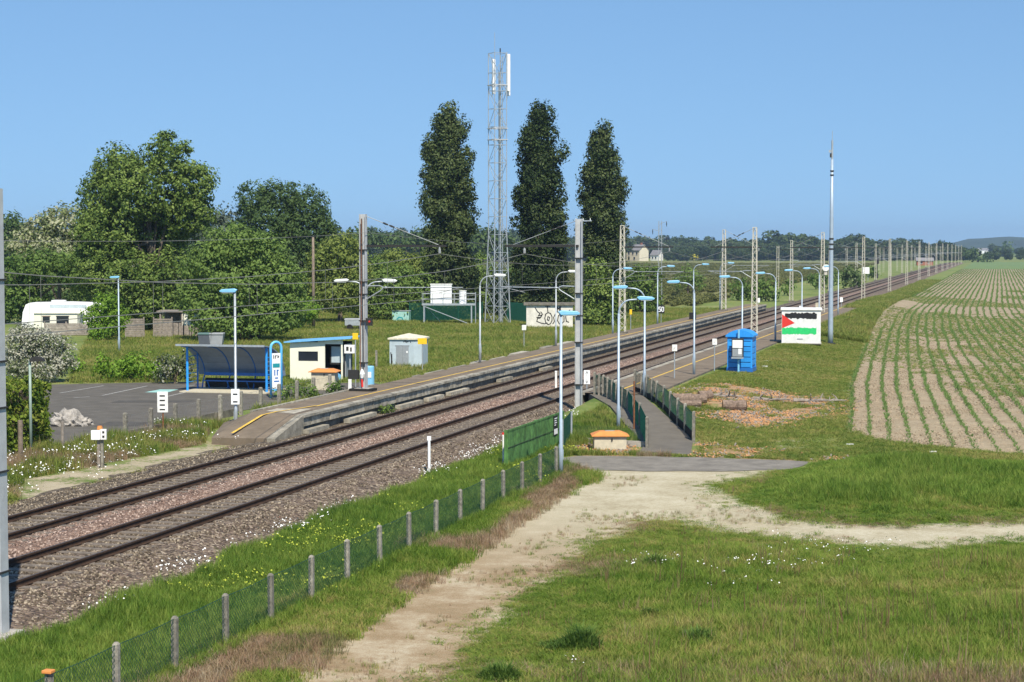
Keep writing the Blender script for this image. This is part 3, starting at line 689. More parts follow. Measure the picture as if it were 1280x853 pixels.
# green board gate
g0, g1 = Vector((-15.75, 56.6, 0)), Vector((-15.62, 64.0, 0))
t = thing('green_board_gate', 'bright green boarded gate with a black notice beside the tracks', 'gate', g0)
d = (g1 - g0); L_ = d.length; d.normalize(); nrm = Vector((d.y, -d.x, 0))
nb = 26
for i in range(nb):
    a_ = d * (L_ * i / nb + .01); b_ = d * (L_ * (i + 1) / nb - .006)
    off = nrm * random.uniform(-.006, .006)
    MB().bar(a_ + off + Vector((0, 0, .66)), b_ + off + Vector((0, 0, .66)), .03, 1.24).build('board', m_greenb, t)
MB().bar(Vector((0, 0, 1.31)), d * L_ + Vector((0, 0, 1.31)), .06, .06).build('top_rail', m_greenb, t)
MB().bar(nrm * .03 + Vector((0, 0, .75)), nrm * .03 + d * L_ + Vector((0, 0, .75)), .012, .012).build('tension_wire', m_dark, t)
for k in (0, .5, 1): MB().bar(d * (L_ * k) - nrm * .05 + Vector((0, 0, -.1)), d * (L_ * k) - nrm * .05 + Vector((0, 0, 1.35)), .09, .09).build('post', m_greenb, t)
sg = MB().bar(d * (L_ - 1.55) + nrm * .03 + Vector((0, 0, .92)), d * (L_ - 1.0) + nrm * .03 + Vector((0, 0, .92)), .012, .72).build('notice', m_blackp, t)
def fg(a_, b_, n): return d * (L_ - 1.55 + a_) + nrm * (.036 + n) + Vector((0, 0, .56 + b_))
strokes([[(.1, .62), (.45, .62)], [(.1, .54), (.35, .54)], [(.1, .46), (.42, .46)], [(.1, .38), (.3, .38)], [(.12, .16), (.43, .16)]], .04, fg).build('notice_text', m_white, sg)
strokes([[(.1, .14), (.45, .14)]], .2, fg, th=.006).build('notice_panel', m_white, sg)
# green chain-link return between board gate and enclosure corner
sp_ret = [tuple(G(703, 566)), tuple(G(714, 552))]
c = chain_mesh(Vector((0, 0, .05)), Vector(sp_ret[1]) - Vector(sp_ret[0]) + Vector((0, 0, .05)), 1.1, .08, .004)
t = thing('chain_link_fence', 'short green chain-link panel joining the green gate to the corner post', 'fence', sp_ret[0]); struct(c.build('chain_link', m_greend, t), 'stuff')
MB().tube([(0, 0, 0), (0, 0, 1.2)], .035, 8).build('post', m_galv, t)
# ================================================================ LAMPS
def lamp(name, label, loc, h, arm, head_mat, pole_mat=None, rz=0.0, double=False, group='platform lamps', style='swan'):
    """arm>0: arm reaches along local +X by that length"""
    pm = pole_mat or m_pole
    t = thing(name, label, 'street lamp', loc, rz, group)
    MB().tube([(0, 0, -.05), (0, 0, 1.05), (0, 0, 1.1), (0, 0, h - .6 if style == 'swan' else h)], [.075, .075, .055, .045], 10).build('pole', pm, t, smooth=True)
    MB().box(.07, 0, .75, .02, .08, .32).build('hatch', pm, t)
    for s in ((1, -1) if double else (1,)):
        if style == 'swan':
            R = .55; pts = [(0, 0, h - .62)]
            for i in range(9):
                an = math.pi / 2 * i / 8; pts.append((s * (R - R * math.cos(an)) * min(1, arm), 0, h - .6 + R * math.sin(an)))
            pts.append((s * (arm * .55 + .3), 0, h - .03))
            MB().tube(pts, .034, 8).build('arm', pm, t, smooth=True)
            x0 = s * (arm * .55 + .22)
        else: x0 = -s * .1
        prof = [(0, .05), (.12, .10), (.62, .07), (.72, .0), (.66, -.05), (.08, -.055)]
        mb = MB(); mb.extr(prof, lambda a_, b_: (x0 + s * a_, -.10, h + b_), lambda a_, b_: (x0 + s * a_, .10, h + b_))
        hd = mb.build('lamp_head', head_mat, t, bevel=.02)
        MB().box(x0 + s * .38, 0, h - .062, .46, .15, .03).build('lens', m_lamppale, hd)
    return t
YN = lambda px, X: -X / math.tan(TH - math.atan((px - 640) / FPX))   # Y of a vertical seen at column px when it stands at X
lamp('street_lamp', 'straight grey lamp post with light blue head by the green board gate', G(701, 597), 5.3, .2, m_lampblue, rz=TH + .15, style='post', group='lamps along the near platform')
lamp('street_lamp', 'swan-neck lamp with blue head in the grass behind the orange-lidded box', GK(773, 541), 5.35, .9, m_lampblue, rz=TH, group='lamps along the near platform')
for px, py, lab in ((806, 476, 'blue-headed swan-neck lamp at the top of the right footpath fence'), (868, 467, 'blue-headed swan-neck lamp on the platform left of the blue kiosk'),
                    (928, 440, 'blue-headed swan-neck lamp rising just behind the blue kiosk'), (969.6, 427, 'blue-headed swan-neck lamp left of the white hut'),
                    (1002.5, 413, 'blue-headed swan-neck lamp rising behind the white hut'), (1024, 404, 'blue-headed swan-neck lamp beside the lattice mast behind the white hut'), (1047.8, 392, 'blue-headed swan-neck lamp right of the tall slim pole')):
    X = -15.75; lamp('street_lamp', lab, (X, YN(px, X), PNZ), 4.95, 1.0, m_lampblue, rz=TH + math.pi, group='lamps along the near platform')
for px, lab, hm, dbl in ((457, 'double-armed pale lamp right behind the grey mast on the far platform', m_lamppale, True), (600, 'pale swan-neck lamp in front of the lattice tower', m_lamppale, False), (695, 'pale swan-neck lamp in front of the graffiti hut', m_lamppale, False),
                         (766, 'swan-neck lamp left of the first cream lattice mast on the far platform', m_lampblue, False), (822, 'swan-neck lamp beside the square speed board on the far platform', m_lampblue, False), (867, 'swan-neck lamp in front of the small field tree on the far platform', m_lampblue, False), (900, 'farthest swan-neck lamp on the far platform', m_lampblue, False)):
    X = -28.25 - (.35 if px == 457 else 0); lamp('street_lamp', lab, (X, YN(px, X), PLZ - .02), 4.95, 1.0, hm, m_galv if hm is m_lamppale else None, rz=TH, double=dbl, group='lamps along the far platform')
lamp('street_lamp', 'lamp post with blue head standing on the bank near the caravan', G(149, 441), 5.35, .2, m_lampblue, rz=TH + math.pi, style='post', group='car park lamps')
lamp('street_lamp', 'lamp post with blue head and white sign plate at the platform ramp', G(295, 543), 5.7, .2, m_lampblue, m_galv, rz=TH + math.pi, style='post', group='car park lamps')
t = thing('hooded_lamp', 'short green lamp post with dark curved hood beside the clipped hedge', 'street lamp', G(39, 573), TH)
m_polegreen = M('green_grey_pole', (.26, .33, .28), .5, .1, var=.15)
MB().tube([(0, 0, -.05), (0, 0, 3.45)], [.06, .045], 8).build('pole', m_polegreen, t, smooth=True)
pts = [(.24 - .24 * math.cos(math.pi * i / 8), 0, 3.42 + .16 * math.sin(math.pi * i / 8)) for i in range(9)]
MB().tube(pts, .025, 6).build('arm', m_dark, t)
prof = [(0, 0), (.04, .09), (.14, .15), (.26, .17), (.38, .15), (.48, .09), (.52, 0)]
MB().extr(prof, lambda a_, b_: (a_, -.14, 3.42 + b_), lambda a_, b_: (a_, .14, 3.42 + b_)).build('hood', m_dark, t)
# ================================================================ CATENARY
def h_mast(t, h, wd=.30, mat=None):
    mat = mat or m_mast
    MB().box(wd * .45, 0, h / 2, .02, wd * .9, h).build('flange', mat, t); MB().box(-wd * .45, 0, h / 2, .02, wd * .9, h).build('flange', mat, t)
    MB().box(0, 0, h / 2, wd * .86, .014, h).build('web', mat, t)
    MB().box(0, 0, .05, .7, .7, .18).build('footing', m_conc, t)
    for z in (1.3, 3.2, 4.4, h * .62, h * .8): MB().box(0, 0, z, wd + .05, wd + .02, .035).build('band', m_dark, t)
def lattice_mast(t, h, w0=.46, w1=.26, mat=None):
    mat = mat or m_lat
    def cr(z): return (w0 + (w1 - w0) * z / h) / 2
    for sx, sy in ((1, 1), (1, -1), (-1, 1), (-1, -1)):
        MB().bar((sx * cr(0), sy * cr(0), -.1), (sx * cr(h), sy * cr(h), h), .055, .055).build('leg', mat, t)
    la = MB(); z = .15; k = 0; st = .42
    while z + st < h:
        for (ax, ay, bx, by) in ((-1, -1, 1, -1), (1, -1, 1, 1), (1, 1, -1, 1), (-1, 1, -1, -1)):
            p, q = (ax * cr(z), ay * cr(z), z), (bx * cr(z + st), by * cr(z + st), z + st)
            if k % 2: p, q = (bx * cr(z), by * cr(z), z), (ax * cr(z + st), ay * cr(z + st), z + st)
            la.bar(p, q, .032, .032)
        z += st; k += 1
    struct(la.build('lacing', mat, t), 'stuff')
    MB().box(0, 0, h, w1 + .06, w1 + .06, .05).build('cap', mat, t)
    MB().box(0, 0, .0, w0 + .3, w0 + .3, .25).build('footing', m_conc_dark, t)
def cantilever(t, reach, top, zb, zl, track_off):
    """arm along local +X; heights are local"""
    MB().box(reach / 2, .08, zb, reach, .07, .10).build('boom', m_dark if top < 100 else m_mast, t)
    st = MB().tube([(.12, 0, top - .08), (reach - .35, .03, zb + .05)], .016, 6).build('stay', m_wirel, t)
    p, q = Vector((.12, 0, top - .08)), Vector((reach - .35, .03, zb + .05))
    MB().tube([p.lerp(q, .24), p.lerp(q, .27), p.lerp(q, .31)], [.035, .05, .035], 6).build('insulator', m_dark, st)
    MB().tube([p.lerp(q, .33), p.lerp(q, .36), p.lerp(q, .40)], [.035, .05, .035], 6).build('insulator', m_dark, st)
    MB().tube([(track_off, .06, zb - .05), (track_off, .06, zb - .18), (track_off, .06, zb - .32), (track_off, .06, zb - .36)], [.025, .06, .06, .02], 6).build('hanger', m_wirel, t)
    MB().tube([(.15, 0, zl + .14), (.75, 0, zl + .16), (.90, 0, zl + .12), (.92, 0, zl + .03), (.82, 0, zl - .06), (.15, 0, zl - .45)], .026, 6).build('bracket', m_galv, t)
    sa = MB().tube([(.9, 0, zl + .08), (track_off + 1.1, 0, zl + .10)], .022, 6).build('steady_arm', m_galv, t)
    MB().tube([(.98, 0, zl + .08), (1.06, 0, zl + .08), (1.14, 0, zl + .08)], [.03, .055, .03], 6).build('insulator', m_galv, sa)
    MB().tube([(track_off + .95, 0, zl + .08), (track_off, 0, zl - .14)], .014, 6).build('registration_arm', m_wirel, sa)
XN, XF = -18.15, -27.75
near_m = [(29.4, 'h', 'thick grey steel mast cut off by the left edge of the picture', 8.5), (77.2, 'h', 'tall grey steel mast in front of the third poplar', 8.7), (136, 'l', 'cream lattice mast rising behind the blue kiosk', 9.0),
          (190, 'l', 'cream lattice mast carrying a coil box behind the white hut', 9.1), (248, 'l', 'cream lattice mast just right of the tall slim pole', 9.0), (308, 'l', 'cream lattice mast midway between the slim pole and the far bend', 9.0)]
far_m = [(75.5, 'h', 'grey steel mast with red light on the far platform by the bin', 8.0), (132.5, 'l', 'cream lattice mast on the far platform left of the cream house', 8.2), (184, 'l', 'slim lattice mast behind the last far platform lamp', 8.4), (246, 'l', 'lattice mast rising in front of the big round wood tree', 8.4)]
near_y = [m[0] for m in near_m] + [365 + 57 * i for i in range(10)]
far_y = [m[0] for m in far_m] + [303 + 57 * i for i in range(11)]
def build_mast(x, y, z, kind, lab, h, rz, reach, toff, grp):
    t = thing('catenary_mast', lab, 'catenary mast', (x, y, z), rz, grp)
    if kind == 'h': h_mast(t, h)
    else: lattice_mast(t, h)
    cantilever(t, reach, h, 7.5 - z, 5.55 - z, toff)
    return t
gN, gF = 'masts on the field side of the tracks', 'masts on the far side of the tracks'
for (y, k, lab, h) in near_m: protoN = build_mast(XN, y, 0, k, lab, h, math.pi, 3.4, abs(T2 - XN), gN)
ORD = ('first', 'second', 'third', 'fourth', 'fifth', 'sixth', 'seventh', 'eighth', 'ninth', 'tenth', 'eleventh')
for i, y in enumerate(near_y[len(near_m):]): copy_tree(protoN, (XN, y, 0), math.pi, ORD[i] + ' nearest of the distant cream masts lining the crop field', gN)
for (y, k, lab, h) in far_m: 
    tm = protoF = build_mast(XF, y, PLZ - .02 if y < 200 else .1, k, lab, h, 0, 3.9, abs(T1 - XF), gF)
    if y == 75.5:
        rl = MB().box(.34, -.2, 3.15, .3, .12, .34).build('signal_box', m_dark, tm); MB().tube([(.38, -.27, 3.17), (.38, -.29, 3.17)], .045, 10).build('red_lens', m_red, rl).scale = (1, 1, 1)
        MB().box(-.45, -.1, .75, .5, .12, .42).build('switch_box', m_dark, tm)
        MB().box(0, -.1, .06, 1.1, .7, .14).build('base_plate', m_black, tm)
        MB().tube([(.02, -.24, .2), (.0, -.25, .55)], .05, 8).build('red_insulator', m_red, tm); MB().tube([(.0, -.25, .6), (.02, -.24, .8), (.0, -.24, 1.0)], [.06, .12, .05], 8).build('white_insulator', m_white, tm)
        for xx in (-.08, .06): MB().tube([(xx, -.2, .8), (xx, -.2, 3.0), (xx * .5, -.19, 3.3), (xx * .2, -.19, 7.8)], .018, 6).build('cable', m_dark if xx > 0 else m_rust, tm)
for i, y in enumerate(far_y[len(far_m):]): copy_tree(protoF, (XF, y, .1), 0, ORD[i] + ' nearest of the distant lattice masts on the far side of the tracks', gF)
# extra slim masts of the outer line, seen between the others
for i, (px, X) in enumerate(((972, -34.0), (1058, -33.0), (1099, -33.0), (1104, -35), (1121, -33), (1143, -33))):
    t = thing('catenary_mast', ORD[i] + ' from left of the slim pale posts in the grass beyond the far rails', 'catenary mast', (X, YN(px, X), 0), 0, 'slim posts beyond the far rails')
    for s in (-.16, .16): MB().box(s, 0, 3.9, .07, .07, 7.8).build('leg', m_lat, t)
    for z in (1.5, 3, 4.5, 6, 7.6): MB().box(0, 0, z, .26, .04, .06).build('tie_plate', m_lat, t)
    cantilever(t, 3.0, 7.8, 7.2, 5.5, 2.2)
def wire(name, label, tx, ys, zs, sag, r=.014, mat=None, drop=None, off=0.0):
    t = thing(name, label, 'overhead wire', (tx, ys[0], 0), 0, 'overhead wires')
    pts = []
    for (a_, b_) in zip(ys[:-1], ys[1:]):
        for j in range(8):
            k = j / 8; pts.append((off, a_ + (b_ - a_) * k - ys[0], zs - sag * 4 * k * (1 - k)))
    pts.append((off, ys[-1] - ys[0], zs)); MB().tube(pts, r, 4).build('strand', mat or m_wire, t)
    if drop:
        for (a_, b_) in zip(ys[:6], ys[1:7]):
            for j in range(1, 8):
                k = j / 8; y = a_ + (b_ - a_) * k - ys[0]; z = zs - sag * 4 * k * (1 - k)
                MB().tube([(off, y, drop), (off, y, z)], .006, 3).build('dropper', m_wire, t)
    return t
nys = [-25] + near_y; fys = [-30, 20] + far_y
wire('messenger_wire', 'sagging upper wire over the near track', T2, nys, 7.15, .85, .015, drop=5.5)
wire('contact_wire', 'taut lower wire over the near track', T2, nys, 5.5, .02, .014)
wire('messenger_wire', 'sagging upper wire over the far track', T1, fys, 7.15, .75, .015, drop=5.5)
wire('contact_wire', 'taut lower wire over the far track', T1, fys, 5.5, .02, .014)
wire('feeder_wire', 'thin wire running along the tops of the far side masts', XF + .2, fys, 8.1, .5, .010)
# ================================================================ MASTS, TOWERS
def tower():
    p = G(622, 405); H = 26.4; rz = TH + .5
    t = thing('lattice_tower', 'tall galvanised lattice radio tower between the first two poplars', 'radio tower', p, rz)
    def hw(z): return (1.15 - .33 * min(1, z / 9.0))
    cs = ((1, 1), (1, -1), (-1, -1), (-1, 1)); zs = [0]
    while zs[-1] < H - .8: zs.append(zs[-1] + 1.75)
    zs[-1] = H
    for sx, sy in cs: MB().tube([(sx * hw(z) * .8, sy * hw(z) * .8, z) for z in (0, 4.5, 9, H)], [.065, .06, .05, .042], 6).build('leg', m_galv, t)
    k = 0
    for z0, z1 in zip(zs[:-1], zs[1:]):
        for i in range(4):
            a_, b_ = cs[i], cs[(i + 1) % 4]
            A0 = Vector((a_[0] * hw(z0) * .8, a_[1] * hw(z0) * .8, z0)); B0 = Vector((b_[0] * hw(z0) * .8, b_[1] * hw(z0) * .8, z0))
            A1 = Vector((a_[0] * hw(z1) * .8, a_[1] * hw(z1) * .8, z1)); B1 = Vector((b_[0] * hw(z1) * .8, b_[1] * hw(z1) * .8, z1))
            MB().bar(A1, B1, .042, .042).build('crossbar', m_galv, t)
            MB().bar(A0, B1, .034, .034).build('brace', m_galv, t) if (k + i) % 2 == 0 or z0 < 7 else None
            if (k + i) % 2 == 1 or z0 < 7: MB().bar(B0, A1, .034, .034).build('brace', m_galv, t)
        k += 1
    # ladder and cable tray inside
    ld = thing('x', 'x', 'x'); bpy.data.objects.remove(ld)
    for s in (-.18, .18): MB().bar((.35, s - .2, 0), (.35, s - .2, H - .3), .05, .05).build('ladder_rail', m_galv, t)
    lr = MB()
    for i in range(85): lr.bar((.35, -.38, .3 + i * .3), (.35, -.02, .3 + i * .3), .025, .025)
    struct(lr.build('ladder_rungs', m_galv, t), 'stuff')
    MB().box(.30, .16, H / 2 - .8, .07, .32, H - 2).build('cable_tray', m_galv, t)
    for (x, y, z0, z1) in ((.75, -.55, H - 3.7, H - .1), (1.0, -.1, H - 4.1, H - .7), (-.1, .9, H - 3.9, H - .5)):
        MB().box(x + .12, y - .1, (z0 + z1) / 2, .30, .24, z1 - z0).build('antenna_panel', m_white, t, bevel=.05)
        MB().tube([(x, y, z0 - .3), (x, y, z1 + .2)], .04, 6).build('antenna_mount', m_galv, t)
    MB().tube([(-.66, -.66, H), (-.66, -.66, H + 1.9)], .025, 5).build('lightning_rod', m_galv, t)
    MB().tube([(.3, 0, H), (.3, 0, H + .5)], .06, 6).build('beacon', m_dark, t)
    for z in (H - 3.1, H - 7.3, H - 8.4):
        for i in range(4):
            a_, b_ = cs[i], cs[(i + 1) % 4]; MB().bar((a_[0] * .72, a_[1] * .72, z), (b_[0] * .72, b_[1] * .72, z), .10, .08).build('ring_beam', m_mast, t)
tower()
t = thing('slim_radio_pole', 'very tall slim pale pole standing right of the white hut', 'radio pole', GK(1038, 430))
MB().tube([(0, 0, 0), (0, 0, 1), (0, 0, 9), (0, 0, 13.6)], [.20, .19, .14, .10], 12).build('pole', m_pole, t, smooth=True)
MB().tube([(0, 0, 0), (0, 0, .08)], .38, 12).build('base_flange', m_dark, t)
MB().tube([(0, 0, 13.6), (0, 0, 15.0)], .07, 8).build('top_mast', m_galv, t); MB().tube([(0, 0, 15.0), (0, 0, 15.7)], .02, 6).build('whip', m_galv, t)
MB().box(-.14, 0, 14.2, .2, .12, .18).build('bracket', m_galv, t); MB().box(-.1, 0, 13.9, .12, .2, .3).build('antenna', m_dark, t)
for z in (6.95, 7.3, 7.7): MB().tube([(0, 0, z), (0, 0, z + .12)], .17, 12).build('clamp', m_dark, t)
for z in (12.4, 12.7): MB().tube([(0, 0, z), (0, 0, z + .1)], .14, 12).build('clamp', m_dark, t)
# utility poles
for (px, py, top, lab, cross) in ((392, 410, 297, 'brown wooden pole rising from the bushes behind the cream shelter', 0), (726, 405, 275, 'brown wooden pole with cross-arm beside the third poplar', 1), (199, 390, 270, 'wooden pole in front of the big lime tree', 0)):
    p = G(px, py); H = (py - top) * mpp(p)
    t = thing('utility_pole', lab, 'utility pole', p, TH, 'wooden utility poles')
    MB().tube([(0, 0, -.2), (0, 0, H * .55), (0, 0, H)], [.16, .14, .11], 10).build('pole', m_pole_wood, t, smooth=True)
    if cross:
        MB().box(.2, -.1, H - .12, 1.7, .09, .09).build('cross_arm', m_galv, t)
        for x in (-.5, .2, .9): MB().tube([(x, -.1, H - .1), (x, -.1, H + .12)], .04, 6).build('insulator', m_white, t)
p = Vector((-38.5, YN(825, -38.5), 0)); H = 10.6
t = thing('steel_pylon', 'slim pale steel pylon with insulators behind the speed board', 'pylon', p)
for s in (-.17, .17): MB().bar((s * 1.3, 0, 0), (s, 0, H), .07, .09).build('leg', m_galv, t)
zg = MB()
for i in range(18): zg.bar(((-1) ** i * .19, 0, .4 + i * .56), (-(-1) ** i * .19, 0, .4 + (i + 1) * .56), .03, .03)
struct(zg.build('lacing', m_galv, t), 'stuff')
for (x, z) in ((.75, 10.3), (-.9, 9.4), (.75, 8.5)):
    ar = MB().bar((0, 0, z), (x, 0, z + .25), .04, .04).build('arm', m_galv, t); MB().tube([(x, 0, z + .25), (x, 0, z), (x, 0, z - .35)], [.03, .06, .03], 6).build('insulator', m_dark, ar)
# ================================================================ SHELTERS, HUTS, CABINETS
def bus_shelter():
    # local: x along length, y to the back, origin front-left foot
    p = Vector((-40.35, 83.5, 0)); Lh = 4.35; D = 2.3; Hh = 2.35
    t = thing('bus_shelter', 'blue bus shelter with curved grey roof and bench at the car park edge', 'bus shelter', p, .03)
    prof = [(-.62, 2.46), (-.1, 2.42), (.55, 2.30), (1.15, 2.08), (1.65, 1.78), (2.02, 1.42), (2.22, 1.08), (2.30, .80)]
    mb = MB(); n = len(prof)
    def shell(th): return [(y, z) for y, z in prof] + [(y - th * .5, z - th) for y, z in prof[::-1]]
    q = shell(.05); mb.extr(q, lambda a_, b_: (-.35, a_, b_), lambda a_, b_: (Lh + .15, a_, b_))
    m_shroof = M('shelter_roof_grey', (.20, .24, .29), .5, var=.12, scale=3); mb.build('roof', m_shroof, t)
    MB().box(Lh / 2 - .1, -.64, 2.45, Lh + .5, .06, .10).build('fascia', m_galv, t)
    for x in (0, Lh * .33, Lh * .66, Lh):
        MB().tube([(x, y, z - .07) for y, z in prof], .035, 6).build('rib', m_blued, t)
        MB().tube([(x, 2.28, .82), (x, 2.0, .45), (x, 1.85, 0)], .04, 6).build('rear_leg', m_blued, t)
    for x in (0, Lh):
        MB().tube([(x, 0, 0), (x, 0, 2.42)], .065, 8).build('post', m_blue, t); MB().tube([(x, 1.3, 0), (x, 1.3, 2.0)], .05, 8).build('post', m_blued, t)
        for i in range(8): MB().tube([(x, .05, .28 + i * .22), (x, 1.28, .28 + i * .22)], .02, 5).build('side_bar', m_blue if i % 2 else m_galv, t)
        MB().box(x, 0, .04, .28, .28, .06).build('foot_plate', m_blue, t)
    for i in range(3): MB().box(Lh / 2, 1.45 + i * .14, .48, Lh - .5, .11, .04).build('bench_slat', m_blued, t)
    MB().box(Lh / 2, 1.85, .82, Lh - .3, .04, .16).build('back_rail', m_blued, t)
    for x in (.5, 1.6, 2.7, 3.8): MB().tube([(x, 1.4, .46), (x, 1.75, .0)], .035, 6).build('bench_leg', m_blued, t)
    MB().box(Lh / 2, .9, .045, Lh + .4, 2.9, .06).build('slab', m_beige, t)
    MB().box(Lh / 2, 1.95, .35, Lh - .3, .04, .5).build('back_panel', m_dark, t)
bus_shelter()
def totem():
    p = Vector((-34.6, 80.9, 0)); H = 2.78; W = .58
    t = thing('bus_stop_totem', 'sky blue arched bus stop totem with white panel beside the shelter', 'totem', p, -.70)
    mb = MB()
    m_tb = M('totem_blue', (.12, .47, .85), .4, var=.05)
    pts = [(0, 0, 0), (0, 0, H - W / 2)] + [(0, W / 2 - W / 2 * math.cos(math.pi * i / 10), H - W / 2 + W / 2 * math.sin(math.pi * i / 10)) for i in range(1, 10)] + [(0, W, H - W / 2), (0, W, 0)]
    MB().tube(pts, .065, 8).build('frame', m_tb, t, smooth=True)
    MB().box(0, W / 2, 1.35, .05, W - .12, 1.75).build('panel', m_white, t)
    MB().box(0, W / 2, .40, .06, W - .12, .12).build('cross_bar', m_tb, t)
    def f(a_, b_, n): return (.028 + n, a_, b_)
    MB().box(.03, W / 2, 1.62, .012, W - .2, .2).build('line_panel', m_teal, t)
    strokes([[(.15, 1.98), (.15, 2.12)], [(.24, 1.98), (.24, 2.1), (.3, 2.1)], [(.38, 2.12), (.38, 2.0), (.43, 2.06)]], .045, f).build('lettering', m_dark, t)
    strokes([[(.2, 1.15), (.2, 1.38)], [(.34, 1.15), (.34, 1.38), (.39, 1.38)], [(.24, 1.0), (.36, 1.0)], [(.18, .84), (.42, .84)]], .06, f).build('emblem', m_bluegrey if False else m_blued, t)
totem()
def cream_shelter():
    p = Vector((-38.3, 92.3, 0)); 
    t = thing('waiting_shelter', 'cream waiting shelter with sloping sky blue roof and poster inside', 'shelter', p, .10)
    L_, D, H0, H1 = 3.05, 2.0, 2.02, 2.28
    # front wall (towards camera), with a window hole made of pieces
    th = .08
    MB().box(.24, 0, 1.06, .48, th, 2.12).build('wall_panel', m_cream, t); MB().box(1.05, 0, .55, 1.14, th, 1.1).build('wall_panel', m_cream, t)
    MB().box(1.05, 0, 1.90, 1.14, th, .52).build('wall_panel', m_cream, t); MB().box(1.82, 0, 1.11, .4, th, 2.22).build('wall_panel', m_cream, t)
    MB().box(1.05, .02, 1.37, 1.16, .02, .56).build('window', m_glass, t)
    # rear and left walls, open side to the platform
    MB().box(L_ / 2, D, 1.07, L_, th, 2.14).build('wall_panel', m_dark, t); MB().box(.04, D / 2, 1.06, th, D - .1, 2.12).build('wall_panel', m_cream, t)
    MB().box(L_ - .05, D / 2 + .3, 1.0, .06, D - .8, 2.05).build('wall_panel', m_greydoor, t)
    wl = MB(); wl.add([(2.02, -.03, .0), (2.02, -.03, .72), (2.55, -.03, .6), (2.98, -.03, .3), (2.98, -.03, 0), (2.02, .03, .0), (2.02, .03, .72), (2.55, .03, .6), (2.98, .03, .3), (2.98, .03, 0)],
                      [(0, 1, 2, 3, 4), (9, 8, 7, 6, 5), (1, 6, 7, 2), (2, 7, 8, 3), (3, 8, 9, 4)]); wl.build('low_panel', m_blueroof, t)
    MB().box(3.0, -.01, 1.16, .09, .09, 2.32).build('corner_post', m_cream, t); MB().box(2.52, -.01, 2.17, 1.0, .08, .22).build('lintel', m_cream, t)
    ps = MB().box(2.6, .5, 1.42, .85, .05, 1.05).build('poster_case', m_dark, t); MB().box(2.6, .468, 1.45, .68, .012, .9).build('poster', m_bluegrey, ps)
    rf = MB(); rf.extr([(-.28, H0), (L_ + .55, H1), (L_ + .55, H1 + .07), (-.28, H0 + .07)], lambda a_, b_: (a_, -.3, b_ + .1), lambda a_, b_: (a_, D + .3, b_ + .1)); rf.build('roof', m_blueroof, t)
cream_shelter()
def lidded_box(name, lab, p, sx, sy, h, rz, eave):
    t = thing(name, lab, 'box', p, rz)
    MB().box(0, 0, h * .5, sx, sy, h).build('body', m_beige, t, bevel=.01)
    mb = MB(); a_, b_ = sx / 2 + eave, sy / 2 + eave
    mb.add([(-a_, -b_, h), (a_, -b_, h), (a_, b_, h), (-a_, b_, h), (-a_ * .55, -b_ * .45, h + .17), (a_ * .55, -b_ * .45, h + .17), (a_ * .55, b_ * .45, h + .17), (-a_ * .55, b_ * .45, h + .17), (-a_, -b_, h + .03), (a_, -b_, h + .03), (a_, b_, h + .03), (-a_, b_, h + .03)],
           [(3, 2, 1, 0), (0, 1, 9, 8), (1, 2, 10, 9), (2, 3, 11, 10), (3, 0, 8, 11), (8, 9, 5, 4), (9, 10, 6, 5), (10, 11, 7, 6), (11, 8, 4, 7), (4, 5, 6, 7)])
    ld = mb.build('lid', m_orange, t); MB().box(0, 0, h + .175, sx * .3, sy * .25, .02).build('lid_plate', m_conc, ld)
    MB().box(sx * .05, -sy / 2 - .02, h - .12, .05, .05, .09).build('lock', m_dark, t)
lidded_box('lidded_cabinet', 'low beige concrete box with bright orange lid beside the footpath', G(762, 562), 1.18, .75, .52, TH + .02, .10)
lidded_box('lidded_cabinet', 'larger beige concrete box with orange lid behind the platform fence posts', Vector((-34.0, 86.6, 0)), 1.25, .9, .95, TH - .1, .14)
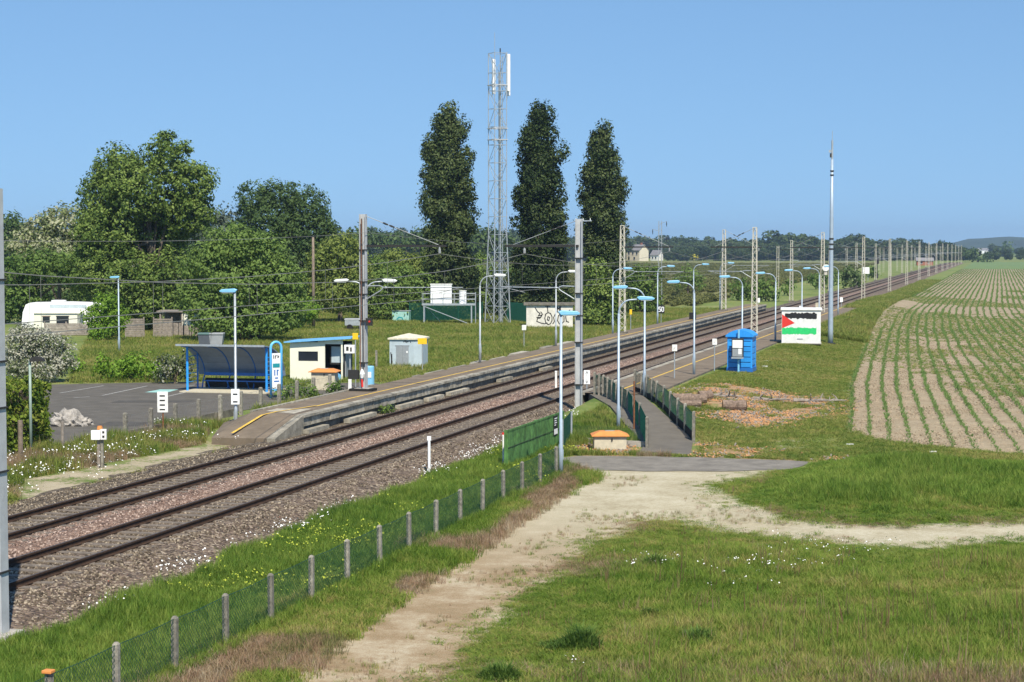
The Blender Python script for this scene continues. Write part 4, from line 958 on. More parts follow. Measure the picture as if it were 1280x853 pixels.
def kiosk():
    p = Vector((-16.55 + .9, 104.9 - 1.2, 0)); p = GK(927, 464)
    t = thing('blue_kiosk', 'bright blue panelled kiosk with arched roof and information screen', 'kiosk', p, TH - .27)
    t.scale = (1.06, 1.06, 1.08)
    W, D, H = 1.26, 1.45, 1.75
    MB().box(0, 0, .11, W + .1, D + .1, .22).build('plinth', m_blued, t)
    for i in range(6):
        z = .36 + i * .27
        MB().box(0, -D / 2 + .0, z, W - .02, .05, .235).build('front_panel', m_blue, t, bevel=.012)
    MB().box(0, .03, .22 + 1.62 / 2, W - .06, D - .08, 1.62).build('inner_body', m_blued, t)
    for j in range(3):
        for i in range(5):
            MB().box(W / 2 - .015, -D / 2 + .30 + j * .425, .46 + i * .31, .05, .38, .25).build('side_panel', m_blue, t, bevel=.015)
            MB().box(-W / 2 + .015, -D / 2 + .30 + j * .425, .46 + i * .31, .05, .38, .25).build('side_panel', m_blue, t, bevel=.015)
    for sx in (-1, 1):
        for sy in (-1, 1): MB().box(sx * W / 2 * .97, sy * D / 2 * .97, .95, .09, .09, 1.7).build('corner_post', m_blue, t, bevel=.01)
    prof = [(-W / 2 - .1, 1.80), (-W / 2 - .1, 1.88), (-W / 2 + .1, 2.03), (-W / 4, 2.12), (0, 2.17), (W / 4, 2.12), (W / 2 - .1, 2.03), (W / 2 + .1, 1.88), (W / 2 + .1, 1.80)]
    MB().extr(prof, lambda a_, b_: (a_, -D / 2 - .12, b_), lambda a_, b_: (a_, D / 2 + .12, b_)).build('roof', m_blue, t)
    pl = MB().tube([(-.02, -D / 2 - .3, 0), (-.02, -D / 2 - .3, 2.2)], .055, 8).build('screen_pole', m_lampblue, t)
    sb = MB().box(-.05, -D / 2 - .42, 1.26, .62, .14, .98).build('screen_box', m_dark, t, bevel=.02)
    MB().box(-.05, -D / 2 - .495, 1.46, .52, .012, .40).build('poster', m_white, sb); MB().box(-.05, -D / 2 - .495, 1.02, .52, .012, .40).build('timetable', m_greydoor, sb)
    MB().box(.08, -D / 2 - .503, 1.08, .17, .01, .28).build('notice', m_white, sb); MB().box(-.05, -D / 2 - .46, .75, .62, .2, .08).build('tray', m_galv, sb)
kiosk()
def white_hut():
    a_, b_ = GK(977, 430), GK(1026, 431); W = 48 * mpp(a_); rz = TH - .16
    t = thing('white_hut', 'small white hut painted with black, white, green stripes and red triangle', 'hut', a_, rz)
    D, H = 2.2, 2.42
    m_hut = M('hut_paint', (.68, .675, .64), .6, var=.14, scale=2.2, bump=.1)
    MB().box(W / 2, D / 2, H / 2, W, D, H).build('wall', m_hut, t)
    MB().box(W / 2, D / 2, H + .06, W + .18, D + .18, .14).build('roof', m_whitew, t, bevel=.02)
    MB().box(W / 2, D / 2, .03, W + .12, D + .12, .06).build('base', m_conc, t)
    def ragged(x0, x1, z0, z1, n, am):
        top = [(x0 + (x1 - x0) * i / n, z1 + random.uniform(-am, am)) for i in range(n + 1)]; bot = [(x0 + (x1 - x0) * i / n, z0 + random.uniform(-am, am)) for i in range(n + 1)]
        mb = MB(); mb.add([(x, -.006, z) for x, z in bot] + [(x, -.006, z) for x, z in top], [(i, i + 1, n + 2 + i, n + 1 + i) for i in range(n)]); return mb
    ragged(.22, W - .28, 1.82, 2.22, 26, .055).build('black_stripe', m_blackp, t)
    ragged(.02, W - .3, .70, 1.16, 26, .04).build('green_stripe', m_greenp, t)
    MB().add([(.02, -.009, 1.12), (.02, -.009, 2.12), (.92, -.009, 1.50)], [(0, 2, 1)]).build('red_triangle', m_red, t)
    MB().box(W * .47, -.012, .36, .4, .02, .07).build('vent', m_greydoor, t)
    cs = thing('x', 'x', 'x'); bpy.data.objects.remove(cs)
    single('cable_post', MB().box(0, 0, .9, .35, .3, 1.8), m_beige, 'short beige concrete stub post behind the white hut', 'post', (-16.2, 165, .6))
white_hut()
def graffiti_hut():
    a_, b_ = G(658, 411), G(716, 411); W = (b_ - a_).length; dv = (b_ - a_).normalized(); rz = math.atan2(dv.y, dv.x)
    t = thing('graffiti_hut', 'low pale hut with black outlined graffiti under a flat grey roof', 'hut', a_, rz)
    H, D = 2.15, 3.0
    MB().box(W / 2, D / 2, H / 2, W, D, H).build('wall', m_graf, t); MB().box(W / 2, D / 2, H + .1, W + .5, D + .4, .18).build('roof', m_conc_dark, t)
    s = W / 58.0    # metres per photo pixel on the wall
    def q(pl): return [((x - 658) * s, (411 - y) * s) for x, y in pl]
    def f(a2, b2, n): return (a2, -.004 - n, b2)
    pls = [[(669, 385), (672, 390), (675, 392), (673, 395), (677, 394), (675, 398), (672, 398), (671, 402), (676, 404), (681, 405), (684, 404)], [(671, 397), (676, 397), (678, 393), (676, 390)],
           [(682, 393), (681, 398), (682, 403), (685, 406), (688, 405), (690, 401), (690, 396), (688, 392), (685, 391), (682, 393)], [(685, 396), (684, 400), (686, 401), (687, 397), (685, 396)],
           [(684, 383), (685, 391)], [(682, 383), (687, 383)], [(691, 405), (693, 402), (692, 397), (694, 393)],
           [(698, 395), (697, 401), (699, 405), (702, 405), (705, 402), (705, 396), (703, 393), (700, 393), (698, 395)], [(711, 403), (708, 402), (707, 396), (709, 391), (712, 388)]]
    strokes([q(p_) for p_ in pls], .085, f).build('graffiti_outline', m_blackp, t)
    strokes([q([(696, 384), (696, 390)]), q([(696, 386), (700, 386)]), q([(700, 384), (700, 391)])], .16, f).build('graffiti_tag', m_blackp, t)
graffiti_hut()
def substation():
    a_, b_ = G(487, 459), G(512, 460.5); W = 2.05; rz = TH - .15
    t = thing('substation_cabinet', 'pale blue grey substation hut with low cream hipped roof', 'substation', a_, rz)
    D, H = 1.9, 1.72
    MB().prism([(0, 0), (W - .5, 0), (W, .32), (W, D), (0, D)], -.1, H).build('wall', m_bluegrey, t)
    mb = MB(); e_ = .1
    mb.add([(-e_, -e_, H), (W - .45, -e_, H), (W + e_, .28, H), (W + e_, D + e_, H), (-e_, D + e_, H), (-e_, -e_, H + .1), (W - .45, -e_, H + .1), (W + e_, .28, H + .1), (W + e_, D + e_, H + .1), (-e_, D + e_, H + .1), (W / 2, D / 2, H + .36)],
           [(4, 3, 2, 1, 0), (0, 1, 6, 5), (1, 2, 7, 6), (2, 3, 8, 7), (3, 4, 9, 8), (4, 0, 5, 9), (5, 6, 10), (6, 7, 10), (7, 8, 10), (8, 9, 10), (9, 5, 10)]); mb.build('roof', m_roofcream, t)
    for x in (.62, 1.02):
        dr = MB().box(x + .0, -.015, .68, .385, .03, 1.3).build('door', m_greydoor, t)
    MB().box(1.12, -.036, .95, .09, .012, .12).build('notice', m_white, t); MB().box(.82, -.02, 1.36, .9, .035, .05).build('door_frame', m_galv, t)
    def f(a2, b2, n): return (a2, -.004 - n, b2)
    strokes([[(.9, 1.58), (1.0, 1.64), (1.05, 1.56), (1.2, 1.6)], [(1.3, 1.62), (1.35, 1.55)], [(.1, .1), (.12, .5), (.08, .9)], [(.16, .2), (.15, .8)]], .05, f).build('scrawl', m_blackp, t)
substation()
def cabinet_platform():
    p = G(530, 406); sc = mpp(p); t = thing('equipment_platform', 'raised steel platform carrying white equipment cabinets beside the lattice tower', 'platform', p, TH)
    L_, D, Hd = 67 * sc, 2.0, 25 * sc
    MB().box(L_ / 2 - .2, D / 2, Hd, L_, D, .16).build('deck', m_galv, t)
    for x in (0.0, L_ - .6):
        for y in (.1, D - .1): MB().box(x, y, Hd / 2 - .05, .12, .12, Hd).build('leg', m_galv, t)
    MB().bar((.1, .05, Hd - .2), (L_ - .9, .05, .1), .07, .07).build('brace', m_galv, t); MB().bar((.1, D - .05, Hd - .2), (1.6, D - .05, .1), .05, .05).build('brace', m_galv, t)
    for z in (.5, 1.05):
        for y in (0, D): MB().tube([(-.2, y, Hd + z), (L_ - .2, y, Hd + z)], .025, 6).build('rail', m_galv, t)
    for i in range(6):
        for y in (0, D): MB().tube([(-.18 + i * (L_ - .04) / 5, y, Hd), (-.18 + i * (L_ - .04) / 5, y, Hd + 1.07)], .025, 6).build('baluster', m_galv, t)
    MB().tube([(L_ - .2, 0, 0), (L_ - .2, 0, Hd + 1.2)], .05, 6).build('post', m_galv, t)
    o = thing('equipment_cabinet', 'large white equipment cabinet on the raised steel platform', 'cabinet', p + Vector((0, 0, Hd + .08)), TH)
    MB().box(1.65, 1.0, .93, 2.05, 1.2, 1.82).build('body', m_white, o, bevel=.02); MB().box(1.65, 1.0, 1.88, 2.15, 1.3, .08).build('top', m_whitew, o); MB().box(1.66, .385, .9, .02, .02, 1.5).build('door_seam', m_greydoor, o)
    o = thing('equipment_cabinet', 'narrow white drum-like cabinet at the right end of the steel platform', 'cabinet', p + Vector((0, 0, Hd + .08)), TH)
    MB().tube([(3.75, .9, 0), (3.75, .9, 1.2)], .36, 14).build('body', m_white, o, smooth=False); MB().tube([(3.75, .9, 1.2), (3.75, .9, 1.27)], .39, 14).build('top', m_whitew, o)
cabinet_platform()
# dark green security fence behind the tower
def mesh_fence(p0, p1, h, lab):
    p0, p1 = Vector(p0), Vector(p1); d = p1 - p0; L_ = d.length; d.normalize()
    t = thing('green_mesh_fence', lab, 'fence', p0); n = max(1, round(L_ / 2.5))
    for i in range(n + 1): MB().box(*(d * (L_ * i / n) + Vector((0, 0, h / 2))), .07, .07, h + .1).build('post', m_greenm, t)
    for i in range(n):
        mb = MB(); a_ = d * (L_ * i / n)
        for j in range(40): q = a_ + d * (L_ / n * (j + .5) / 40); mb.box(q.x, q.y, h / 2, .028, .028, h)
        struct(mb.build('mesh_panel', m_greenm, t), 'stuff')
mesh_fence(G(512, 403), G(603, 402), 1.95, 'dark green mesh fence behind the raised steel platform')
mesh_fence(G(634, 402), G(659, 404), 1.95, 'dark green mesh fence between the tower and the graffiti hut')
t = thing('turquoise_container', 'pale turquoise container with faded markings in the grass', 'container', G(490, 403), TH)
sc = mpp(G(490, 403)); MB().box(11.5 * sc, 1.0, 7 * sc, 23 * sc, 2, 14 * sc).build('body', m_turq, t, bevel=.03); MB().box(11.5 * sc, 1, 14.3 * sc, 24 * sc, 2.1, .08).build('lid', m_galv, t)
strokes([[(.5, .3), (.7, .5), (1.0, .45), (1.1, .25)], [(.6, .2), (1.1, .2)]], .12, lambda a2, b2, n: (a2, -.004 - n, b2)).build('faded_mark', m_teal, t)
t = thing('grey_trailer', 'small grey flat trailer standing in the grass behind the mast', 'trailer', G(431, 414), TH); sc = mpp(G(431, 414))
MB().box(14 * sc, .7, .75, 28 * sc, 1.4, .55).build('body', m_galv, t, bevel=.03); MB().box(14 * sc, .7, 1.05, 29 * sc, 1.45, .08).build('rim', m_mast, t)
for x in (6, 21): MB().tube([(x * sc, -.05, .3), (x * sc, .12, .3)], .3, 12).build('wheel', m_black, t)
# ================================================================ SIGNS, SMALL THINGS
def sign(name, lab, p, h, w, ph, mat, rz=TH, pole=None, r=.03, th=.03, cat='sign', art=None, artmat=None, over=.0, grp=None):
    t = thing(name, lab, cat, p, rz, grp)
    MB().tube([(0, 0, -.05), (0, 0, h - over)], r, 8).build('post', pole or m_galv, t)
    pn = MB().box(0, -r - th / 2, h - ph / 2, w, th, ph).build('panel', mat, t, bevel=.006)
    if art: strokes(art, w * .16, lambda a2, b2, n: (a2 * w, -r - th - n, h - ph + b2 * ph)).build('marking', artmat or m_blackp, pn)
    return t
ARW = [[(0, .55), (0, .9)], [(-.2, .75), (0, .93), (.2, .75)], [(0, .1), (0, .42)], [(-.2, .25), (0, .08), (.2, .25)]]
sign('arrow_sign', 'white sign with black up and down arrows beside the footpath fence', G(733.5, 500), 1.45, .30, .68, m_white, art=ARW)
sq = [[(-.25, k), (.2, k)] for k in (.14, .36, .58, .8)]
t = sign('panel_sign', 'white panel with four dark squares on a rusty post at the car park edge', G(204, 545), 1.75, .42, .82, m_whitew, pole=m_rust, art=sq)
t = thing('sign_plate', 'white rounded sign plate fixed to the lamp post at the platform ramp', 'sign', G(295, 543) + Vector((0, 0, 1.25)), TH)
MB().box(0, -.10, .25, .34, .03, .62).build('panel', m_white, t, bevel=.02); MB().box(0, -.125, .36, .18, .01, .05).build('marking', m_dark, t); MB().box(0, -.125, .06, .18, .01, .05).build('marking', m_dark, t)
t = thing('meter_post', 'white meter boxes and orange cap on weathered posts at the trackside', 'meter box', G(126, 585), TH)
MB().box(-.06, 0, .55, .09, .09, 1.3).build('post', m_wood, t); MB().box(.05, .02, .6, .09, .09, 1.25).build('post', m_conc_post, t)
MB().box(-.13, -.1, 1.12, .30, .16, .32).build('meter_box', m_white, t, bevel=.015); bx = MB().box(.13, -.09, 1.14, .2, .10, .36).build('meter_box', m_whitew, t, bevel=.015)
MB().box(.13, -.145, 1.22, .07, .01, .07).build('marking', m_dark, bx); MB().box(.13, -.145, 1.07, .07, .01, .07).build('marking', m_dark, bx)
MB().tube([(-.02, 0, 1.3), (-.02, 0, 1.42)], [.10, .08], 8).build('cap', m_orange, t)
single('kilometre_marker', MB().tube([(0, 0, -.1), (0, 0, 1.12), (0, 0, 1.14)], [.045, .045, .06], 8).box(0, -.02, 1.16, .13, .05, .14), m_white, 'thin white marker peg in the grass beside the near rails', 'marker', G(536.5, 592), TH)
single('white_stake', MB().box(0, 0, .38, .10, .10, .95).box(0, 0, .88, .12, .12, .06), m_whitew, 'short white stake standing on the ballast left of the tall mast', 'stake', G(695, 486, .2), TH)
t = thing('white_post', 'white concrete post with red tip at the left end of the green gate', 'post', G(630.5, 585), TH)
MB().box(0, 0, .55, .13, .13, 1.15).build('post', m_whitew, t, bevel=.015); MB().tube([(-.03, 0, 1.12), (-.03, 0, 1.19)], .06, 8).build('red_tip', m_red, t)
single('rusty_pole', MB().tube([(0, 0, 0), (0, 0, 2.1)], .035, 8), m_rust, 'thin rusty pole at the footpath fence behind the orange-lidded box', 'pole', G(792.5, 542))
t = thing('concrete_block', 'pale concrete footing block lying beside the arrow sign', 'block', G(731, 503), .2); MB().box(0, 0, .1, .7, .4, .26).build('block', m_conc, t, bevel=.03)
for (px, py, lab, h) in ((843, 473, 'small white platform sign left of the blue-headed lamp by the kiosk', 1.75), (893, 463, 'small white platform sign immediately left of the blue kiosk', 1.75)):
    q = G(px, py, PNZ); sign('platform_sign', lab, q, h, .26, .34, m_whitew, art=[[(-.2, .3), (.2, .7)]], grp='small signs on the near platform')
for (px, py, lab, z, h) in ((948, 386, 'white marker board on a short post in the grass beyond the far platform', 0, 1.3), (1051.5, 388, 'white marker board on a post right of the slim pole', .2, 1.5), (1001, 398, 'small white marker on the near platform behind the hut', PNZ, 1.2)):
    sign('marker_board', lab, G(px, py, z), h, .34, .55, m_white, grp='white marker boards')
t = sign('number_box', 'white box sign with dark numbers on a post by the grey mast', Vector((-31.5, YN(437, -31.5), .0)), 2.55, .52, .42, m_whitew, th=.22, art=None, r=.04)
MB().box(-.1, -.27, 2.37, .12, .01, .2).build('marking', m_dark, t); MB().box(.08, -.27, 2.33, .08, .01, .2).build('marking', m_dark, t)
MB().box(0, -.02, .55, .16, .14, 1.1).build('sleeve', m_whitew, t)
sign('yellow_sign', 'yellow sign on a grey post right of the substation hut', G(528, 465), 2.02, .55, .36, m_yelsign)
sign('yellow_sign', 'small yellow sign half hidden behind the grey mast on the far platform', Vector((-33, YN(444, -33), 0)), 2.9, .30, .34, m_yelsign)
sign('white_box_sign', 'small white box on a thin post in the grass before the graffiti hut', G(655, 436), 1.75, .32, .38, m_whitew, th=.12)
q = G(826.5, 392); t = sign('speed_board', 'square dark board with white number on the far platform', Vector((-30.2, YN(826.5, -30.2), .0)), 2.15, .62, .75, m_blackp)
def fd(a2, b2, n): return (a2, -.06 - n, b2)
strokes([[(x * .18 - .22, 1.58 + y * .2) for x, y in DIG['5']], [(x * .18 + .05, 1.58 + y * .2) for x, y in DIG['0']]], .07, fd).build('number', m_white, t)
t = sign('yellow_marker', 'small yellow marker on a post beside the cream lattice mast', Vector((-29.2, YN(788.5, -29.2), .2)), 2.2, .2, .42, m_yelsign)
t = thing('litter_bin', 'light blue cylindrical litter bin behind the grey mast', 'bin', Vector((-32.0, YN(461.5, -32.0), .0)), TH)
MB().tube([(0, 0, .25), (0, 0, .20), (0, 0, 1.15), (0, 0, 1.2)], [.22, .25, .25, .22], 14).build('body', m_lampblue, t); MB().tube([(0, .1, 0), (0, .1, .4)], .06, 8).build('foot', m_galv, t); MB().box(0, -.255, .75, .22, .02, .3).build('label_plate', m_whitew, t)
single('small_marker_post', MB().box(0, 0, .5, .13, .13, 1.25), m_conc_post, 'lone grey concrete post in the grass left of the substation hut', 'post', G(470.5, 461), TH)
t = thing('platform_litter_bin', 'dark box on the far platform edge behind the blue-headed lamp', 'bin', Vector((-26.9, YN(866, -26.9), PLZ)), 0); MB().box(0, 0, .28, .55, .6, .6).build('body', m_blackp, t, bevel=.03); MB().box(0, 0, .6, .6, .65, .06).build('lid', m_dark, t)
t = thing('equipment_box', 'small dark box on the platform ramp beside the lamp post', 'box', G(297.5, 539, .35), TH); MB().box(0, 0, .1, .2, .16, .2).build('body', m_dark, t); MB().box(0, 0, .21, .22, .18, .02).build('lid', m_mast, t)
# signal and relay box far along the line
t = thing('railway_signal', 'black railway signal with curved hood beyond the far rails', 'signal', Vector((-29.5, YN(1096, -29.5), 0)), TH)
MB().tube([(0, 0, 0), (0, 0, 5.4)], .10, 8).build('post', m_dark, t); MB().box(.05, -.1, 4.6, .75, .3, 2.0).build('target', m_blackp, t, bevel=.1); MB().tube([(0, 0, 5.4), (.1, 0, 5.9), (.6, 0, 6.0)], .10, 6).build('hood', m_blackp, t)
MB().box(.0, 0, .5, .5, .5, 1.1).build('base_box', m_dark, t)
t = thing('relay_cabinet', 'white relay cabinet on legs beyond the far rails', 'cabinet', Vector((-30, YN(1082, -30), 0)), TH); MB().box(0, 0, 2.3, 1.5, .8, 1.5).build('body', m_white, t, bevel=.05)
for x in (-.5, .5): MB().tube([(x, 0, 0), (x, 0, 1.6)], .06, 6).build('leg', m_galv, t)
t = thing('coil_box', 'white tensioning wheel box strapped to the lattice mast behind the hut', 'box', Vector((XN + .35, 189.9, 5.35)), 0)
MB().tube([(0, -.28, 0), (0, .28, 0)], .36, 14).build('wheel', m_whitew, t); MB().box(0, 0, -.5, .3, .4, .5).build('weight', m_lat, t)
# wooden posts at left
single('wooden_post', MB().tube([(0, 0, -.1), (0, 0, 1.5)], .085, 8), m_pole_wood, 'round wooden post in front of the clipped hedge', 'post', G(26, 580))
single('wooden_post', MB().tube([(0, 0, -.1), (0, 0, 1.25)], .06, 8), m_wood, 'thin dark post between the hedge and the pale boulder', 'post', G(78.5, 571))
# boulder
def boulder():
    bm = bmesh.new(); bmesh.ops.create_icosphere(bm, subdivisions=4, radius=1)
    for v in bm.verts:
        n = v.co.copy(); x, y, z = n
        k = 1 + .10 * math.sin(17 * x + 11 * y) * math.sin(15 * z + 4 * x) + .18 * math.sin(3.1 * x + 1.3) * math.cos(2.3 * y) + .12 * math.sin(7 * y + 2 * z) + .07 * math.sin(13 * x + 5 * z) + .05 * math.sin(21 * z + 9 * y)
        if z > .3: k -= .25 * (z - .3)
        v.co = Vector((n.x * .98 * k, n.y * .7 * k, max(-.05, n.z * .62 * k * (1 - .25 * n.x))))
    me = bpy.data.meshes.new('boulder'); bm.to_mesh(me); bm.free(); me.materials.append(m_rock)
    o = bpy.data.objects.new('boulder', me); COL.objects.link(o); o.location = G(88, 532); o.rotation_euler = (0, 0, TH)
    tag(o, 'large pale craggy boulder on the car park asphalt', 'boulder')
boulder()
# logs, branches and chips
def log(lab, px, py, L_, r, rz, px2=None):
    p = GK(px, py); t = thing('log', lab, 'log', p, rz, 'cut logs among the chips')
    pts = [(-L_ / 2 + L_ * i / 6, random.uniform(-.03, .03), r * .92 + random.uniform(-.02, .02)) for i in range(7)]
    MB().tube(pts, [r * random.uniform(.92, 1.06) for _ in pts], 12, caps=False).build('bark', m_bark_log, t)
    for s in (0, -1):
        q = Vector(pts[s]); MB().tube([q, q + Vector((.004, 0, 0))], r * .95, 12).build('sawn_end', m_logend, t)
log('short thick cut log lying alone among the wood chips', 918, 513, 1.05, .24, TH + .05)
log('long bark-covered log against the right footpath fence', 862, 504, 1.5, .22, TH + .02); log('broken log end beside the right footpath fence', 881, 500, .6, .22, TH + .5); log('log lying under the long bark-covered log', 858, 509, 1.3, .16, TH + .1)
def branch(lab, px, py, L_, rz, seed):
    rr = random.Random(seed); t = thing('fallen_branch', lab, 'branch', GK(px, py), rz, 'fallen branches among the chips')
    pts = [(-L_ / 2 + L_ * i / 6, rr.uniform(-.08, .08), .10 + rr.uniform(-.03, .05)) for i in range(7)]; MB().tube(pts, [.09, .085, .08, .07, .06, .045, .02], 7).build('stem', m_wood, t)
    for i in range(5):
        q = Vector(pts[rr.randint(1, 5)]); e_ = q + Vector((rr.uniform(-.3, .7), rr.uniform(-.5, .5), rr.uniform(.05, .35))); MB().tube([q, q.lerp(e_, .5) + Vector((0, 0, .05)), e_], [.035, .025, .01], 5).build('twig', m_wood, t)
branch('pale bare branch at the right end of the wood chips', 1025, 503.5, 2.6, TH, 3); branch('dark broken branch behind the short thick log', 905, 498, 1.8, TH + .3, 5); branch('thin twiggy branch in the middle of the wood chips', 965, 502, 1.8, TH - .25, 8)
for (px, py, lab, s) in ((958, 452, 'white scrap lying in the grass right of the blue kiosk', .09), (955.5, 459, 'larger white scrap lying in the grass right of the blue kiosk', .12), (1062, 557, 'pale broken slab at the field corner', .10), (1167, 566, 'white stone at the edge of the ploughed field', .09)):
    p = GK(px, py); mb = MB(); mb.prism([(s * math.cos(k) * random.uniform(.7, 1.2) * 1.6, s * math.sin(k) * random.uniform(.7, 1.2)) for k in np.arange(0, 6.2, .9)], 0, s * .6); single('white_scrap' if px < 1000 else 'pale_stone', mb, m_whitew, lab, 'scrap' if px < 1000 else 'stone', p, TH)
# ================================================================ CARAVAN YARD
def caravan():
    p = G(24, 419); sc = mpp(p); t = thing('caravan', 'long white caravan with awning parked under the trees', 'caravan', p, TH)
    L_ = 100 * sc; H = 41 * sc
    prof = [(0, .45), (-.1, 1.0), (.0, 1.9), (.25, 2.55), (.6, 2.72), (L_ * .55, 2.78), (L_ * .9, 2.7), (L_, 2.2), (L_ + .05, 1.2), (L_ - .1, .45)]
    MB().extr(prof, lambda a_, b_: (a_, 1.2, b_), lambda a_, b_: (a_, 3.4, b_)).build('body', m_white, t)
    MB().box(3.9, 1.19, 2.42, 3.2, .03, .3).build('window_band', m_bluegrey, t); MB().box(L_ * .42, 2.2, 2.85, 1.1, .9, .16).build('roof_vent', m_white, t, bevel=.05)
    aw = MB().box(1.25 + 1.9, .55, 1.0, 3.7, 1.25, 1.75).build('awning', m_cream, t); rf = MB(); rf.add([(1.2, -.2, 1.86), (5.6, -.2, 1.86), (5.2, 1.19, 2.25), (1.9, 1.19, 2.25)], [(0, 1, 2, 3)]); rf.build('awning_roof', m_cream, t)
    for x, wd in ((2.35, .62), (3.75, 1.05)):
        w_ = MB().box(x, -.085, 1.32 - (wd - .62) * .1, wd, .03, .5 + (wd - .62) * .6).build('window', m_glass, t); MB().box(x, -.08, 1.62, wd + .12, .03, .05).build('window_frame', m_rust, w_)
    MB().box(1.9, -.085, .42, 1.0, .02, .22).build('red_trim', m_rust, t)
    for x in (2.5, 5.2): MB().tube([(x, 1.15, .32), (x, 1.35, .32)], .33, 12).build('wheel', m_black, t)
    # woven panels in front
    for i in range(3):
        q = p + Vector((math.cos(TH), math.sin(TH), 0)) * (2.6 + i * 1.85) + Vector((.3, -1.3, 0))
        f = thing('wooden_fence_panel', ('grey woven wooden panel left of three in front of the caravan awning', 'grey woven wooden panel, middle of three in front of the caravan', 'grey woven wooden panel right of three in front of the caravan')[i], 'fence panel', q, TH + .02, 'woven panels by the caravan')
        for k in range(8): MB().box(.9, random.uniform(-.015, .015), .12 + k * .125, 1.78, .03, .11).build('slat', m_wood, f)
        for x in (0, 1.8): MB().box(x, 0, .6, .09, .09, 1.2).build('post', m_wood, f)
caravan()
def yard():
    p = G(157, 424); sc = mpp(p)
    for i in range(2):
        q = p + Vector((math.cos(TH), math.sin(TH), 0)) * (i * 2.3); f = thing('wooden_fence_panel', ('slatted grey fence panel right of the lamp post on the bank', 'slatted grey fence panel beside the dark shed')[i], 'fence panel', q, TH, 'slatted panels on the bank')
        for k in range(10): MB().box(.75, random.uniform(-.02, .02), .25 + k * .15, 1.45, .03, .13, 0).build('slat', m_wood, f)
        for x in (0, 1.5): MB().box(x, .05, .9, .1, .1, 1.8).build('post', m_wood, f)
    p = G(180, 424) + Vector((0, 3, 0)); t = thing('open_shed', 'dark open-fronted wooden shed under the trees', 'shed', p, TH)
    MB().box(1.8, 1.2, 2.15, 4.2, 2.8, .12).build('roof', m_wood, t); MB().box(1.8, 2.4, 1.0, 3.9, .08, 2.0).build('back_wall', m_wood, t)
    for x in (0, 1.8, 3.6): MB().box(x, 0, 1.05, .14, .14, 2.1).build('post', m_wood, t)
    for i in range(8): MB().box(.35 + i * .45, .1, .6, .4, .04, 1.2).build('board', m_wood, t)
    t = thing('pale_board', 'pale cream panel on posts above the shed', 'panel', G(221, 425) + Vector((0, 1, 0)), TH)
    MB().box(.75, 0, 1.6, 1.45, .05, .95).build('panel', m_cream, t)
    for x in (.1, .75, 1.4): MB().box(x, -.04, 1.0, .05, .04, 2.1).build('post', m_dark, t)
    t = thing('wheelie_bin', 'dark wheelie bin with green lid behind the bus shelter', 'bin', G(238, 438) + Vector((0, 1.5, 0)), TH, 'bins behind the shelter')
    def bin_(t, x, body, lid):
        MB().add([(x, 0, .05), (x + .8, 0, .05), (x + .8, .6, .05), (x, .6, .05), (x - .08, -.08, 1.05), (x + .95, -.08, 1.05), (x + .95, .75, 1.05), (x - .08, .75, 1.05)], [(3, 2, 1, 0), (4, 5, 6, 7), (0, 1, 5, 4), (1, 2, 6, 5), (2, 3, 7, 6), (3, 0, 4, 7)]).build('body', body, t)
        MB().box(x + .43, .32, 1.12, 1.08, .9, .14).build('lid', lid, t, bevel=.04)
        for s in (.1, .7): MB().tube([(x + s, .7, .12), (x + s + .08, .7, .12)], .12, 10).build('wheel', m_black, t)
    m_binl = M('bin_lid', (.10, .17, .16), .5, var=.1); m_bing = M('bin_grey', (.30, .31, .32), .5, var=.1)
    m_bind = M('bin_body', (.09, .10, .115), .5, var=.1)
    bin_(t, 0, m_bind, m_binl)
    t2 = thing('wheelie_bin', 'light grey wheelie bin right of the dark one behind the bus shelter', 'bin', G(252, 438) + Vector((0, 1.5, 0)), TH, 'bins behind the shelter'); bin_(t2, 0, m_bing, m_bing)
    t = thing('dark_tarpaulin', 'long low dark covered stack behind the bus shelter', 'covered stack', G(262, 428), TH)
    sc = mpp(G(262, 428)); L_ = 60 * sc
    MB().extr([(0, 0), (-.1, .7), (.3, 1.1), (1.4, 1.15), (1.8, .7), (1.8, 0)], lambda a_, b_: (0, a_, b_), lambda a_, b_: (L_, a_, b_ * .8)).build('cover', m_dark, t); MB().box(L_ / 2, -.12, .9, L_, .05, .06).build('hem', m_conc, t)
yard()
# ================================================================ FAR BUILDINGS
def house(lab, p, W, D, He, Hr, rz, wall, roof, wins, chim=True):
    t = thing('house', lab, 'house', p, rz)
    MB().box(W / 2, D / 2, He / 2, W, D, He).build('wall', wall, t)
    g = MB(); g.add([(0, 0, He), (0, D, He), (0, D / 2, Hr), (W, 0, He), (W, D, He), (W, D / 2, Hr)], [(0, 1, 2), (3, 5, 4), (0, 2, 5, 3), (1, 4, 5, 2)]); g.build('gable', wall, t)
    r = MB()
    for s in (0, 1):
        y0 = -.4 if s == 0 else D + .4; r.add([(-.4, y0, He - .15), (W + .4, y0, He - .15), (W + .4, D / 2, Hr + .12), (-.4, D / 2, Hr + .12)], [(0, 1, 2, 3)])
    ro = r.build('roof', roof, t); md = ro.modifiers.new('s', 'SOLIDIFY'); md.thickness = .2
    if chim: MB().box(W * .8, D / 2, Hr + .4, .9, .9, 1.6).build('chimney', m_brick, ro)
    for (x, z, a_, b_) in wins:
        wn = MB().box(x, -.03, z, a_, .1, b_).build('window', m_glass, t); MB().box(x, -.08, z - b_ / 2 - .08, a_ + .3, .2, .12).build('sill', m_whitew, wn)
